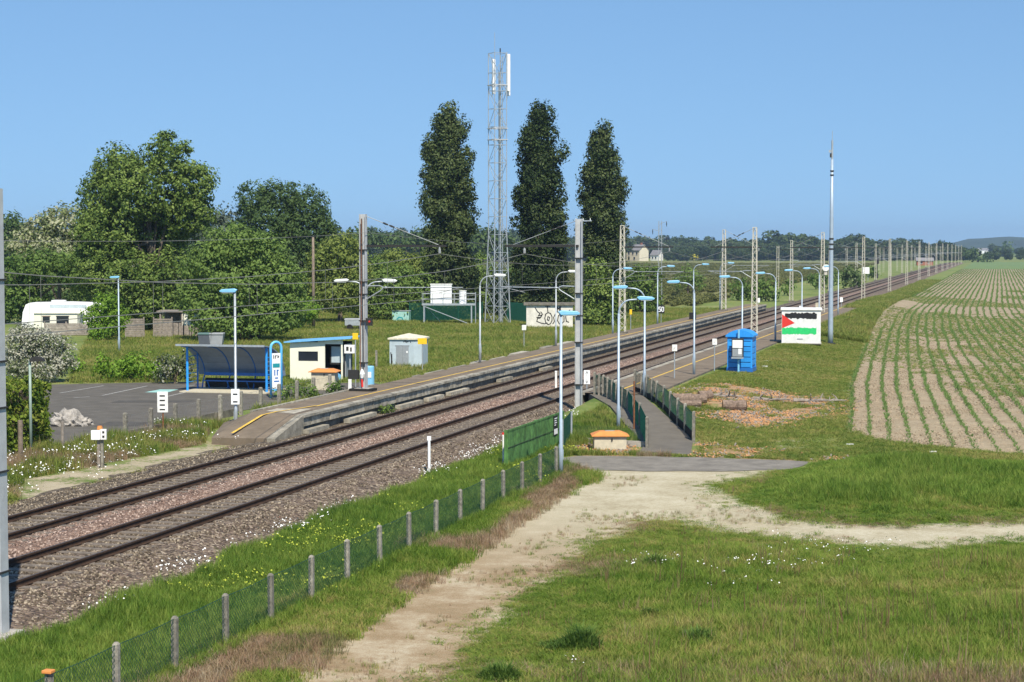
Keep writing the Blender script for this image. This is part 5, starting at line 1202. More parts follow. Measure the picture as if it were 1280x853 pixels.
p = G(783, 326.5); house('cream house with grey roof at the edge of the distant wood', p, 10.5, 8, 6.3, 9.6, -.55, m_housew, m_rooft, [(2, 4.6, 1.1, 1.5), (5.2, 4.6, 1.1, 1.5), (8.4, 4.6, 1.1, 1.5), (2, 1.6, 1.2, 2.2), (6.4, 1.6, 1.2, 1.6)])
p = G(813, 326); house('small white annexe right of the cream house', p, 6, 5, 3.4, 6.2, -.5, m_whitew, m_rooft, [(1.8, 1.8, 1, 1.2), (4.2, 1.8, 1, 1.2)], False)
p = G(1146, 332); house('long low red barn beside the far end of the railway', p, 7, 5, 2.2, 3.3, .1, m_brick, m_rooft, [(2, 1.2, .8, .8), (5, 1.2, .8, .8)], False)
p = G(1222, 317.2); house('tiny white building far off on the right before the hills', p, 16, 9, 5, 8, .1, m_white, m_rooft, [(4, 2.5, 2, 2), (11, 2.5, 2, 2)], False)
# ================================================================ TREES
def leaves_mesh(name, blobs, leaf, rc, dens, mats, seed=0, inner=.25, squash=.8, up=.25):
    """crown of small leaf faces gathered in clumps over the blobs (cx,cy,cz,rx,ry,rz)"""
    rng = np.random.default_rng(seed); C = []; O = []
    for (cx, cy, cz, rx, ry, rz_) in blobs:
        p_ = 1.6; area = 4 * math.pi * (((rx * ry) ** p_ + (rx * rz_) ** p_ + (ry * rz_) ** p_) / 3) ** (1 / p_)
        k = max(6, int(area / (rc * rc * 1.15))); ki = int(k * inner)
        d = rng.normal(size=(k + ki, 3)); d /= np.linalg.norm(d, axis=1)[:, None]
        rad = np.concatenate([rng.uniform(.72, 1.04, k), rng.uniform(.25, .7, ki)])
        C.append(np.array([cx, cy, cz]) + d * rad[:, None] * np.array([rx, ry, rz_])); O.append(d)
    C = np.concatenate(C); O = np.concatenate(O)
    # drop clumps that lie deep inside another blob
    keep = np.ones(len(C), bool)
    for (cx, cy, cz, rx, ry, rz_) in blobs:
        q = ((C - [cx, cy, cz]) / [rx, ry, rz_]); keep &= ~((q ** 2).sum(1) < .12)
    keep &= C[:, 2] > .1
    C, O = C[keep], O[keep]
    n = max(6, int(dens * 4 * rc * rc / (leaf * leaf)))
    K = len(C); rcs = rc * rng.uniform(.55, 1.35, K)
    d = rng.normal(size=(K, n, 3)); d /= np.linalg.norm(d, axis=2)[:, :, None]
    P = C[:, None, :] + d * (rcs[:, None, None] * rng.uniform(.35, 1.0, (K, n, 1))) * np.array([1, 1, squash])
    nr = d * .6 + O[:, None, :] * .55 + rng.normal(size=(K, n, 3)) * .45 + np.array([0, 0, up]); nr /= np.linalg.norm(nr, axis=2)[:, :, None]
    P = P.reshape(-1, 3); nr = nr.reshape(-1, 3); T = len(P)
    r_ = rng.normal(size=(T, 3)); u = np.cross(nr, r_); u /= np.linalg.norm(u, axis=1)[:, None] + 1e-9; v = np.cross(nr, u)
    s = leaf * rng.uniform(.55, 1.25, (T, 1)); 
    V = np.stack([P - u * s * .62, P + v * s * .36 - u * s * .05, P + u * s * .62, P - v * s * .36 - u * s * .05], 1).reshape(-1, 3)
    V[:, 2] = np.maximum(V[:, 2], .02)
    me = bpy.data.meshes.new(name); me.vertices.add(T * 4); me.vertices.foreach_set('co', V.astype(np.float32).ravel())
    me.loops.add(T * 4); me.loops.foreach_set('vertex_index', np.arange(T * 4, dtype=np.int32)); me.polygons.add(T); me.polygons.foreach_set('loop_start', np.arange(T, dtype=np.int32) * 4)
    me.update(calc_edges=True); me.materials.append(mats); return me
def trunk(t, H, r, limbs, mat, seed=0):
    rr = random.Random(seed)
    mb = MB(); k = 6
    pts = [(rr.uniform(-.1, .1) * i * .3, rr.uniform(-.1, .1) * i * .3, -.2 + H * i / k) for i in range(k + 1)]; mb.tube(pts, [r * (1 - .75 * i / k) + (.15 * r if i == 0 else 0) for i in range(k + 1)], 8)
    mb.build('trunk', mat, t)
    for L_ in limbs:
        z = rr.uniform(.3, .75) * H; i = min(k, int(z / H * k)); q = Vector(pts[i]); e_ = Vector(L_)
        mid = q.lerp(e_, .5) + Vector((0, 0, .08 * (e_ - q).length)); MB().tube([q, mid, e_], [r * .42, r * .25, r * .08], 6).build('limb', mat, t)
def tree(lab, bx, by, pxblobs, leaf, rc, dens, lm, tr=.3, tm=None, seed=1, name='tree', cat='tree', depthk=.9, group=None, th=None, bpos=None, inner=.38, squash=.8):
    """pxblobs: crown lobes measured on the photograph as (cx, cy, rx, ry[, depth offset m])"""
    p = G(bx, by) if bpos is None else Vector(bpos); s = mpp(p); R = Vector(RT); F = Vector((-math.sin(TH), math.cos(TH), 0))
    bl = []
    for b in pxblobs:
        cx, cy, rx, ry = b[:4]; dy = b[4] if len(b) > 4 else 0
        c = R * ((cx - bx) * s) + F * dy; z = HC - (cy - 311) * s * 1.0
        bl.append((c.x, c.y, z, rx * s, rx * s * depthk, ry * s))
    t = thing(name, lab, cat, p, 0, group)
    me = leaves_mesh('crown', bl, leaf, rc, dens, lm, seed, inner, squash); o = bpy.data.objects.new('crown', me); COL.objects.link(o); o.parent = t
    top = max(b[2] for b in bl)
    lim = [(b[0] * .7, b[1] * .7, b[2]) for b in bl[:7]]
    trunk(t, max(.4, top * .8), tr, lim, tm or m_trunk, seed)
    return t
# --- three poplars
def poplar(lab, bx, by, top, W, lobes, seed):
    rr = random.Random(seed); s_ = by - top; bl = []
    for k in range(20):
        u = (k + .5) / 20; y = by - 8 - (s_ - 22) * u; prof = np.interp(u, [0, .1, .35, .6, .8, .93, 1], [.9, 1.0, 1.0, .97, .84, .58, .3]); bl.append((bx, y, W / 2 * prof * .62, 14))
    for k in range(80):
        u = (k + .5) / 80; y = by - 8 - (s_ - 18) * u
        prof = np.interp(u, [0, .1, .35, .6, .8, .93, 1], [.92, 1.0, 1.0, .97, .84, .56, .25]); 
        hw_ = W / 2 * prof
        an_ = rr.uniform(0, 6.28); bl.append((bx + math.cos(an_) * .62 * hw_, y, hw_ * rr.uniform(.30, .44), rr.uniform(9, 15), math.sin(an_) * .62 * hw_ * .075))
    for l in lobes: bl.append(l)
    return tree(lab, bx, by, bl, .25, .50, .85, lf_pop, .42, m_trunkl, seed, 'poplar_tree', group='the three poplars', inner=.12, squash=1.1)
poplar('tall dark poplar left of the lattice tower', 560, 401, 132, 76, [(563, 140, 9, 14), (580, 160, 6, 14), (535, 190, 9, 14), (545, 380, 24, 22), (578, 378, 22, 22)], 11)
poplar('tall dark poplar right of the lattice tower', 674, 400, 130, 72, [(672, 138, 9, 12), (686, 142, 8, 12), (702, 190, 8, 12), (660, 380, 24, 22), (690, 378, 22, 22)], 12)
poplar('shorter dark poplar right of the wooden pole with cross-arm', 753, 399, 156, 64, [(757, 165, 8, 14), (742, 178, 5, 12), (776, 240, 9, 20), (730, 245, 9, 20), (745, 375, 22, 22), (770, 372, 20, 22)], 13)
# --- left tree group
tree('huge lime tree with two crowns above the caravan yard', 190, 412, [(152, 215, 34, 32), (212, 200, 32, 34), (240, 235, 32, 34), (132, 245, 32, 34), (175, 240, 40, 40, -2), (140, 290, 40, 36, -2), (125, 330, 34, 34, -2), (165, 350, 48, 40, -3), (225, 350, 48, 36, -3), (200, 290, 40, 36, 3), (215, 265, 34, 34, 1), (175, 290, 36, 36, 2), (248, 268, 24, 22), (120, 275, 24, 24), (215, 385, 52, 26, -3), (150, 390, 44, 22, -2)], .26, .70, .9, lf_big, .4, m_trunk, 21, inner=.6)
tree('silvery dark tree standing right behind the huge lime tree', 268, 392, [(262, 285, 22, 26), (278, 300, 24, 30), (255, 315, 22, 22), (282, 275, 12, 16), (275, 340, 26, 30)], .36, .9, .75, lf_silver, .35, seed=22)
tree('broad dark green tree behind the bus shelter trees', 355, 392, [(320, 250, 24, 24), (352, 248, 28, 22), (385, 258, 26, 26), (340, 285, 42, 34), (385, 295, 40, 34), (405, 290, 20, 22), (355, 335, 60, 34), (310, 300, 22, 40)], .29, .8, .8, lf_dark, .4, seed=23)
tree('leafy medium tree directly behind the bus shelter', 300, 428, [(290, 305, 34, 28), (262, 330, 32, 30), (325, 322, 36, 34), (350, 355, 34, 32), (300, 360, 50, 34), (258, 375, 34, 30), (290, 400, 54, 26), (345, 392, 38, 28)], .24, .62, .8, lf_mid, .3, seed=24)
tree('pale yellow-green willow-like tree behind the wooden pole', 425, 405, [(428, 315, 28, 24), (408, 335, 26, 26), (445, 340, 22, 26), (420, 365, 40, 26), (392, 350, 16, 22)], .26, .66, .75, lf_lite, .3, seed=25)
tree('cream blossoming olive-green tree left of the huge lime tree', 75, 400, [(82, 280, 30, 24), (55, 292, 28, 22), (100, 300, 26, 26), (30, 305, 22, 18), (70, 320, 50, 26)], .32, .8, .8, lf_olive, .3, seed=26)
tree('bright green tree at the left edge above the caravan', 40, 405, [(50, 335, 40, 22), (20, 345, 26, 26), (90, 335, 36, 20), (30, 372, 30, 26), (110, 350, 24, 22), (8, 390, 22, 24)], .30, .75, .75, lf_mid, .3, seed=27)
tree('dark tree far behind at the left edge', 20, 372, [(8, 285, 22, 20), (25, 300, 22, 24), (0, 310, 30, 30)], .45, 1.2, .75, lf_dark, .3, seed=28)
tree('small light green tree in front of the caravan end', 130, 428, [(132, 384, 20, 18), (118, 394, 14, 12), (146, 398, 16, 16), (130, 412, 22, 14)], .20, .48, .8, lf_bright, .12, seed=29)
tree('round bright green bush beneath the wooden pole', 372, 412, [(365, 392, 20, 18), (382, 388, 16, 16), (355, 400, 16, 10), (350, 392, 12, 14)], .26, .6, .8, lf_bright, .12, seed=30, name='bush', cat='bush')
for i, (lab, bx, by, bl, lm) in enumerate((
    ('wide green thicket behind the grey mast', 470, 402, [(470, 350, 30, 28), (500, 360, 28, 28), (455, 375, 24, 22), (490, 385, 34, 16), (525, 365, 24, 26)], lf_mid),
    ('yellowish thicket left of the first poplar', 510, 390, [(498, 328, 26, 18), (520, 340, 22, 22), (480, 340, 22, 22), (535, 330, 16, 18)], lf_lite),
    ('dark bushes under the first poplar', 575, 394, [(545, 378, 22, 20), (580, 372, 24, 24), (600, 368, 18, 24), (600, 340, 18, 22), (620, 362, 18, 28)], lf_mid),
    ('bushes between the second poplar and the graffiti hut', 655, 393, [(640, 375, 18, 20), (668, 370, 22, 20), (695, 372, 20, 22), (645, 350, 14, 20)], lf_mid),
    ('tall dense conifer-like bush right of the wooden pole with cross-arm', 748, 408, [(745, 345, 18, 24), (740, 375, 22, 28), (762, 372, 20, 30), (750, 395, 30, 12)], lf_big),
    ('dark rounded bushes left of the slim steel pylon', 800, 392, [(782, 362, 20, 26), (803, 358, 14, 28), (815, 370, 14, 22), (790, 382, 28, 12), (800, 345, 10, 14), (818, 345, 8, 12)], lf_mid),
    )):
    tree(lab, bx, by, bl, .26, .66, .75, lm, .2, seed=40 + i, name='thicket', cat='bushes', group='bushes beyond the far platform')
tree('dark green undergrowth beneath the trees behind the caravan', 95, 392, [(40, 368, 26, 22), (75, 372, 26, 20), (110, 366, 24, 24), (145, 372, 24, 20), (15, 372, 22, 22)], .32, .8, .8, lf_dark, .2, seed=47, name='thicket', cat='bushes')
# tall background trees behind the left thickets
tree('distant trees behind the grey mast, bluish green', 520, 345, [(450, 300, 26, 14), (490, 303, 24, 12), (530, 300, 24, 16), (600, 300, 18, 20), (620, 305, 20, 18), (575, 310, 30, 14)], 1.0, 2.6, .7, lf_dark, .4, seed=48, depthk=.5, name='tree_belt', cat='trees')
# field trees and shrubs
tree('small sparse tree in the open field beyond the platform', 860, 372, [(862, 345, 14, 10), (850, 352, 10, 8), (874, 354, 10, 9), (858, 338, 6, 8)], .32, .7, .42, lf_mid, .18, seed=50)
for i, (lab, bx, by, bl) in enumerate((('round shrub left of the lattice mast behind the kiosk', 928, 376, [(925, 362, 13, 13), (938, 366, 10, 10)]), ('larger shrub right of the lattice mast behind the kiosk', 957, 377, [(955, 360, 14, 14), (966, 366, 9, 9), (948, 368, 8, 7)]),
        ('low shrub further along the far rails', 985, 370, [(985, 360, 9, 8)]), ('shrubs left of the tall slim pole', 1030, 362, [(1020, 352, 12, 9), (1038, 348, 10, 12)]), ('flowering shrub right of the tall slim pole', 1064, 362, [(1060, 346, 12, 13), (1072, 350, 8, 10)]), ('distant shrub near the railway signal', 1092, 348, [(1090, 341, 8, 7)]))):
    tree(lab, bx, by, bl, .42, .9, .7, lf_mid if i != 4 else lf_dark, .12, seed=60 + i, name='shrub', cat='shrub', group='shrubs along the far rails')
tree('dark tree clump at the far end of the railway', 1222, 328, [(1219, 319, 8, 8), (1232, 322, 6, 6), (1212, 321, 6, 6)], 1.4, 3.2, .8, lf_dark, .5, seed=70, name='tree_clump')
tree('lone taller tree on the right before the blue hills', 1259, 321, [(1259, 312, 6, 8), (1254, 316, 7, 6), (1264, 317, 6, 6)], 2.2, 5, .8, lf_mid, .8, seed=71, name='lone_tree')
# --- garden shrubs and hedge near the car park
tree('big white flowering shrub at the left edge of the car park', 45, 478, [(30, 430, 24, 22), (60, 432, 26, 20), (20, 455, 20, 22), (50, 458, 34, 18), (82, 445, 16, 16), (35, 420, 20, 14)], .13, .36, .7, lf_flower, .1, seed=80, name='flowering_shrub', cat='shrub')
tree('low green bush in the bed behind the car park', 165, 477, [(150, 462, 18, 13), (172, 458, 20, 16), (190, 465, 14, 11), (130, 455, 10, 14)], .17, .42, .8, lf_bright, .08, seed=81, name='bush', cat='bush')
tree('straggly blossoming shrub left of the bus shelter', 218, 480, [(210, 458, 14, 14), (225, 462, 14, 14), (232, 452, 10, 14), (202, 470, 10, 8)], .16, .4, .6, lf_flower, .08, seed=82, name='flowering_shrub', cat='shrub')
tree('small yellow-green bush right of the white flowering shrub', 92, 468, [(88, 452, 10, 10), (97, 456, 8, 8)], .16, .4, .7, lf_bright, .06, seed=83, name='bush', cat='bush')
tree('green bush growing around the orange-lidded box behind the platform', 385, 500, [(368, 487, 12, 9), (390, 490, 10, 6), (418, 484, 10, 8), (352, 492, 8, 8)], .13, .3, .7, lf_mid, .05, seed=84, name='bush', cat='bush')
tree('little bush sprouting at the foot of the platform wall', 452, 523, [(452, 517, 9, 5)], .10, .22, .7, lf_mid, .03, seed=85, name='bush', cat='bush', bpos=(-25.55, 72.5, .15))
def hedge():
    rng = np.random.default_rng(5); x0, x1, y0, y1, H = -37.5, -34.0, 45.0, 58.8, 2.45
    n = 26000; f = rng.choice(4, n, p=[.42, .26, .18, .14]); U = rng.random((n, 2)); P = np.zeros((n, 3)); Nn = np.zeros((n, 3))
    k = f == 0; P[k] = np.stack([np.full(k.sum(), x1), y0 + (y1 - y0) * U[k, 0], H * U[k, 1]], 1); Nn[k] = (1, 0, .2)
    k = f == 1; P[k] = np.stack([x0 + (x1 - x0) * U[k, 0], y0 + (y1 - y0) * U[k, 1], np.full(k.sum(), H)], 1); Nn[k] = (0, 0, 1)
    k = f == 2; P[k] = np.stack([x0 + (x1 - x0) * U[k, 0], np.full(k.sum(), y0), H * U[k, 1]], 1); Nn[k] = (0, -1, .2)
    k = f == 3; P[k] = np.stack([x0 + (x1 - x0) * U[k, 0], np.full(k.sum(), y1), H * U[k, 1]], 1); Nn[k] = (0, 1, .2)
    bump = (vnoise(P[:, 1] * 1.7 + P[:, 0], P[:, 2] * 1.7 + P[:, 0], 1, 4) - .5) * .45 + (vnoise(P[:, 1] * 5, P[:, 2] * 5 + P[:, 0] * 3, 1, 8) - .5) * .22
    P += Nn * (bump[:, None] + rng.normal(0, .05, (n, 1))); P[:, 2] = np.maximum(P[:, 2], .05)
    nr = Nn + rng.normal(size=(n, 3)) * .75; nr /= np.linalg.norm(nr, axis=1)[:, None]; u = np.cross(nr, rng.normal(size=(n, 3))); u /= np.linalg.norm(u, axis=1)[:, None]; v = np.cross(nr, u); s = rng.uniform(.07, .17, (n, 1))
    V = np.stack([P - u * s * .6, P + v * s * .4, P + u * s * .6, P - v * s * .4], 1).reshape(-1, 3)
    t = thing('clipped_hedge', 'tall clipped box hedge with yellow-green leaves at the left of the car park', 'hedge', (0, 0, 0))
    me = bpy.data.meshes.new('foliage'); me.from_pydata(V.tolist(), [], np.arange(n * 4).reshape(-1, 4).tolist()); me.materials.append(lf_hedge); o = bpy.data.objects.new('foliage', me); COL.objects.link(o); o.parent = t
    MB().box((x0 + x1) / 2, (y0 + y1) / 2, H / 2 - .05, x1 - x0 - .5, y1 - y0 - .5, H - .4).build('inner_twigs', m_trunk, t)
hedge()
# --- distant wood, one mass
def woodland():
    srcs = []
    for s in range(4):
        rr = random.Random(100 + s); bl = [(rr.uniform(-2.6, 2.6), rr.uniform(-2.6, 2.6), rr.uniform(3, 9.5), rr.uniform(2.2, 3.8), rr.uniform(2.2, 3.8), rr.uniform(2.2, 3.6)) for _ in range(8)]
        srcs.append(leaves_mesh('wood_tree', bl, 1.1, 1.5, .8, lf_far, 100 + s))
    pts, scl = [], []
    rr = random.Random(9)
    def row(px0, px1, py, n, h0, h1, dj, spread=14):
        for i in range(n):
            px = px0 + (px1 - px0) * (i + rr.random()) / n; q = G(px, py)
            if 776 < px < 832 and py > 325.2: continue
            dd = rr.uniform(0, dj); q = q + (q - Vector((0, 0, q.z))).normalized() * dd
            h = rr.uniform(h0, h1) / 12.0; pts.append((q.x, q.y, 0)); scl.append((h * rr.uniform(.9, 1.4), h * rr.uniform(.9, 1.4), h))
    row(800, 1195, 326.5, 95, 7, 10, 40); row(760, 1190, 325.5, 120, 9, 13, 120); row(850, 1140, 325.0, 70, 11, 15, 200)
    row(965, 1003, 325.5, 6, 15, 18, 30); row(1055, 1085, 326, 5, 14, 17, 20); row(700, 860, 324, 60, 13, 18, 260)
    row(640, 800, 327, 40, 11, 15, 60); row(1195, 1212, 326, 5, 6, 9, 40)
    row(-120, 660, 330, 150, 12, 16, 100); row(-120, 660, 326, 160, 16, 22, 300)
    row(1228, 1420, 325.3, 22, 4, 7, 30); row(1255, 1420, 321.5, 18, 8, 12, 60); row(1240, 1262, 320.5, 5, 9, 12, 60)
    n = len(pts); rot = np.zeros((n, 3)); rot[:, 2] = RNG.uniform(0, 6.28, n)
    geo_scatter('woodland', srcs, pts, scl, rot, RNG.integers(0, 4, n), 'dark belt of distant woodland along the horizon', 'woodland')
woodland()
single('yellow_gorse', MB(), m_yelsign, 'x', 'x') if False else None
tree('yellow flowering bush in front of the distant wood', 867, 326.5, [(866, 322, 5, 3.2)], 1.2, 2.2, .8, leafmat('gorse', (.35, .32, .02), (.6, .52, .04)), .2, seed=90, name='gorse_bush', cat='bush')
def hills():
    mb = []; rows = []
    for (dist, h0, amp, seed) in ((3600, 22, 9, 1), (5200, 40, 14, 4)):
        vs, fs = [], []; n = 160
        for i in range(n + 1):
            an = math.radians(-48 + 66 * i / n); u = i / n
            h = h0 + amp * (math.sin(u * 17 + seed) + .6 * math.sin(u * 41 + seed * 2) + .25 * math.sin(u * 133) + .18 * random.uniform(-1, 1))
            deg = math.degrees(an); h *= .45 + .55 * max(0.0, min(1.0, (deg + 3.5) / 2.5)); h = max(h, 6)
            for k, (dd, hh) in enumerate(((0, -1), (120, h * .75), (300, h), (900, -1))): vs.append((math.sin(an) * (dist + dd), math.cos(an) * (dist + dd), hh))
        for i in range(n):
            for k in range(3): fs.append((i * 4 + k, i * 4 + k + 1, i * 4 + k + 5, i * 4 + k + 4))
        me = bpy.data.meshes.new('hills'); me.from_pydata(vs, [], fs); me.materials.append(m_hill); o = bpy.data.objects.new('hills', me); COL.objects.link(o); struct(o)
hills()
# ================================================================ GRASS, WEEDS, CROPS
def blade_tuft(nm, n, h, spread, wd, lean, mat, seed):
    rr = random.Random(seed); mb = MB()
    for i in range(n):
        an = rr.uniform(0, 6.28); r0 = rr.uniform(0, spread); x, y = r0 * math.cos(an), r0 * math.sin(an); hh = h * rr.uniform(.5, 1.1); la = rr.uniform(0, 6.28); l = lean * rr.uniform(.2, 1.2) * hh
        dx, dy = math.cos(la), math.sin(la); px, py = -dy * wd, dx * wd
        mb.add([(x - px, y - py, -.02), (x + px, y + py, -.02), (x + dx * l * .35 + px * .7, y + dy * l * .35 + py * .7, hh * .6), (x + dx * l * .35 - px * .7, y + dy * l * .35 - py * .7, hh * .6), (x + dx * l, y + dy * l, hh)], [(0, 1, 2, 3), (3, 2, 4)])
    me = bpy.data.meshes.new(nm); me.from_pydata(mb.v, [], mb.f); me.materials.append(mat); return me
def grassmat(name, stops, s1=.12, s2=1.1):
    m = bpy.data.materials.new(name); t, b = nodes_of(m); N = t.nodes.new; L = t.links.new
    g = N('ShaderNodeNewGeometry'); oi = N('ShaderNodeObjectInfo')
    def nz(s):
        n = N('ShaderNodeTexNoise'); n.inputs['Scale'].default_value = s; n.inputs['Detail'].default_value = 3; L(g.outputs['Position'], n.inputs['Vector']); return n.outputs[0]
    a_, b_ = nz(s1), nz(s2)
    def ma(x, k, y):
        q = N('ShaderNodeMath'); q.operation = 'MULTIPLY_ADD'; L(x, q.inputs[0]); q.inputs[1].default_value = k
        if y is None: q.inputs[2].default_value = 0
        else: L(y, q.inputs[2])
        return q.outputs[0]
    f = ma(oi.outputs['Random'], .28, ma(b_, .4, ma(a_, .45, None)))
    r = N('ShaderNodeValToRGB'); L(f, r.inputs[0]); cr = r.color_ramp
    cr.elements[0].position, cr.elements[0].color = stops[0][0], (*stops[0][1], 1); cr.elements[1].position, cr.elements[1].color = stops[-1][0], (*stops[-1][1], 1)
    for p_, c in stops[1:-1]:
        e_ = cr.elements.new(p_); e_.color = (*c, 1)
    L(r.outputs[0], b.inputs['Base Color']); b.inputs['Roughness'].default_value = .7; b.inputs['Specular IOR Level'].default_value = .2
    tr = N('ShaderNodeBsdfTranslucent'); L(r.outputs[0], tr.inputs[0]); mx = N('ShaderNodeMixShader'); mx.inputs[0].default_value = .42
    L(b.outputs[0], mx.inputs[1]); L(tr.outputs[0], mx.inputs[2]); L(mx.outputs[0], t.nodes['Material Output'].inputs['Surface']); return m
gm_meadow = grassmat('meadow_grass', [(.40, (0.085, 0.165, 0.016)), (.52, (0.175, 0.260, 0.032)), (.63, (0.265, 0.310, 0.062)), (.73, (0.370, 0.300, 0.100)), (.82, (0.460, 0.390, 0.173))])
gm_lush = grassmat('lush_grass', [(.42, (0.075, 0.150, 0.017)), (.55, (0.145, 0.240, 0.030)), (.72, (0.250, 0.310, 0.058))])
gm_dry = grassmat('dry_grass', [(.42, (.17, .18, .06)), (.52, (.30, .22, .115)), (.62, (.36, .225, .145)), (.74, (.46, .38, .25))], .3, 1.5)
gm_mid = grassmat('bank_grass', [(.42, (0.110, 0.175, 0.026)), (.55, (0.205, 0.255, 0.047)), (.66, (0.300, 0.290, 0.079)), (.76, (0.380, 0.320, 0.115))])
def zone_fields(x, y):
    P = np.stack([x, y], 1)
    return dict(gravel=sdist(P, gravel_poly), road=sdist(P, road_poly), dirt=sdist(P, field_poly), chips=np.minimum.reduce([sdist(P, chip_poly), sdist(P, chip_poly2) + .2, sdist(P, chip_poly3) + .2]), bare=np.minimum(sdist(P, bare_poly), sdist(P, leftdirt_poly)), dry=sdist(P, verge_dry),
                path=sdist(P, [p[:2] for p in PATH_L] + [p[:2] for p in PATH_R[::-1]]), ramp=sdist(P, [(-25.8, 60.8), (-25.8, 210), (-28.6, 210), (-28.6, 73), (-30.9, 66.4), (-28.8, 61)]), nplat=sdist(P, [(-19.3, 80.5), (-19.3, 206), (-15.3, 206), (-15.3, 81.5)]))
def scatter_region(n, x0, x1, y0, y1, pw=1.0):
    return RNG.uniform(x0, x1, n), y0 + (y1 - y0) * RNG.random(n) ** pw
def grass(name, label, srcs, x, y, sc0, sc1, pickf=None, hboost=None, zfun=None):
    k = len(x); s = RNG.uniform(sc0, sc1, k); hz = s * RNG.uniform(.75, 1.25, k)
    if hboost is not None: hz = hz * hboost
    rot = np.stack([RNG.normal(0, .10, k), RNG.normal(0, .10, k), RNG.uniform(0, 6.28, k)], 1)
    pk = RNG.integers(0, len(srcs), k) if pickf is None else pickf
    z = bank(x, y) if zfun is None else zfun(x, y)
    geo_scatter(name, srcs, np.stack([x, y, z], 1), np.stack([s, s, hz], 1), rot, pk, label, 'grass')
GB = lambda nm, mat, sd, n=11, h=.32, sp=.13, wd=.006, ln=.5: blade_tuft(nm, n, h, sp, wd, ln, mat, sd)
src_meadow = [GB('tuft', gm_meadow, i, 20, .21, .18, .006, 1.0) for i in range(4)]
gm_stalk = grassmat('seed_stalk', [(.42, (.16, .085, .05)), (.60, (.27, .17, .09)), (.75, (.36, .30, .16))])
src_stalk = blade_tuft('stalk', 5, .62, .12, .006, .15, gm_stalk, 77)
src_lush = [GB('tuft', gm_lush, 10 + i, 17, .40, .16, .007, .65) for i in range(3)]
src_dry = [GB('tuft', gm_dry, 20 + i, 15, .24, .14, .0045, .9) for i in range(3)]
src_mid = [GB('tuft', gm_mid, 30 + i, 15, .32, .22, .010, .8) for i in range(3)]
island_poly = PX([(925, 622), (960, 600), (1010, 582), (1080, 570), (1290, 578)]) + [(14, 60), (14, 52.5)] + PX([(1290, 645), (1100, 650), (1000, 641)])
# foreground meadow right of the gravel track
x, y = scatter_region(130000, -12, 9, 22, 60, .9); z_ = zone_fields(x, y); P = np.stack([x, y], 1)
d_isl = sdist(P, island_poly)
edge = np.where(RNG.random(len(x)) < .25, RNG.uniform(-1.3, .3, len(x)), RNG.uniform(-.3, .6, len(x))) + 1.1 * (vnoise(x, y, 1.3, 71) - .5)
ok = (z_['gravel'] > edge) & (z_['road'] > .25) & (x > -10.9 + .0 * y) & (z_['dry'] > .2) & (d_isl > 0) & (x < (y * .012 + 2.4) + 3)
grass('meadow_grass', 'rough flowering meadow grass filling the right foreground', src_meadow + [src_stalk] + src_dry[:1], x[ok], y[ok], .65, 1.25, pickf=np.where(RNG.random(ok.sum()) < .015, 4, np.where(vnoise(x[ok], y[ok], 3.3, 77) + .35 * RNG.random(ok.sum()) > .96, 5, RNG.integers(0, 4, ok.sum()))), hboost=(.40 + .95 * vnoise(x[ok], y[ok], 2.6, 3) + .35 * (vnoise(x[ok], y[ok], .8, 78) - .4)) * np.clip(.22 + z_['gravel'][ok] * .26, .2, 1))
ok = (d_isl < RNG.uniform(-.2, .25, len(x))) & (z_['dirt'] > .2) & (z_['road'] > .1)
x2, y2 = scatter_region(60000, -9, 9, 49, 76); z2 = zone_fields(x2, y2); d2 = sdist(np.stack([x2, y2], 1), island_poly); ok2 = (d2 < RNG.uniform(-.2, .2, len(x2))) & (z2['dirt'] > .4) & (z2['road'] > .2) & (x2 < y2 * .012 + 4)
grass('lush_grass', 'tall lush green grass island between the gravel track and the field', src_lush + src_meadow, x2[ok2], y2[ok2], .75, 1.2, pickf=np.where(vnoise(x2[ok2], y2[ok2], 1.9, 73) + .4 * RNG.random(ok2.sum()) > .95, RNG.integers(3, 6, ok2.sum()), RNG.integers(0, 3, ok2.sum())), hboost=np.clip(.55 + .6 * vnoise(x2[ok2], y2[ok2], 2.2, 7), .3, 1.2) * np.clip(-d2[ok2] / 2.2, .22, 1))
# verge between rails and fence
x, y = scatter_region(42000, -18.6, -13.4, 20, 72, .85); z_ = zone_fields(x, y)
ok = (np.hypot(x - G(762, 562).x, y - G(762, 562).y) > 1.5) & (x > -18.0 + .6 * vnoise(x * 0, y, 1.7, 4) + .25 * RNG.random(len(x))) & (z_['road'] > .3) & (z_['chips'] > .1) & (z_['path'] > .1)
grass('verge_grass', 'bright green grass verge between the near rails and the chain-link fence', src_lush, x[ok], y[ok], .55, .95, hboost=.5 + .7 * vnoise(x[ok], y[ok], 1.6, 12))
# dry strip along the fence
x, y = scatter_region(26000, -14.1, -11.2, 20, 62, .85); z_ = zone_fields(x, y); ok = (z_['gravel'] > RNG.uniform(-.5, .6, len(x))) & (z_['road'] > .1) & (z_['chips'] > .1)
pk = np.where(vnoise(x[ok], y[ok], 2.3, 6) > .42, RNG.integers(0, 3, ok.sum()), RNG.integers(3, 6, ok.sum()))
grass('dry_grass', 'reddish dry grass strip between the chain-link fence and the gravel track', src_dry + src_meadow, x[ok], y[ok], .7, 1.2, pickf=pk, hboost=.5 + .9 * vnoise(x[ok], y[ok], 1.8, 14))
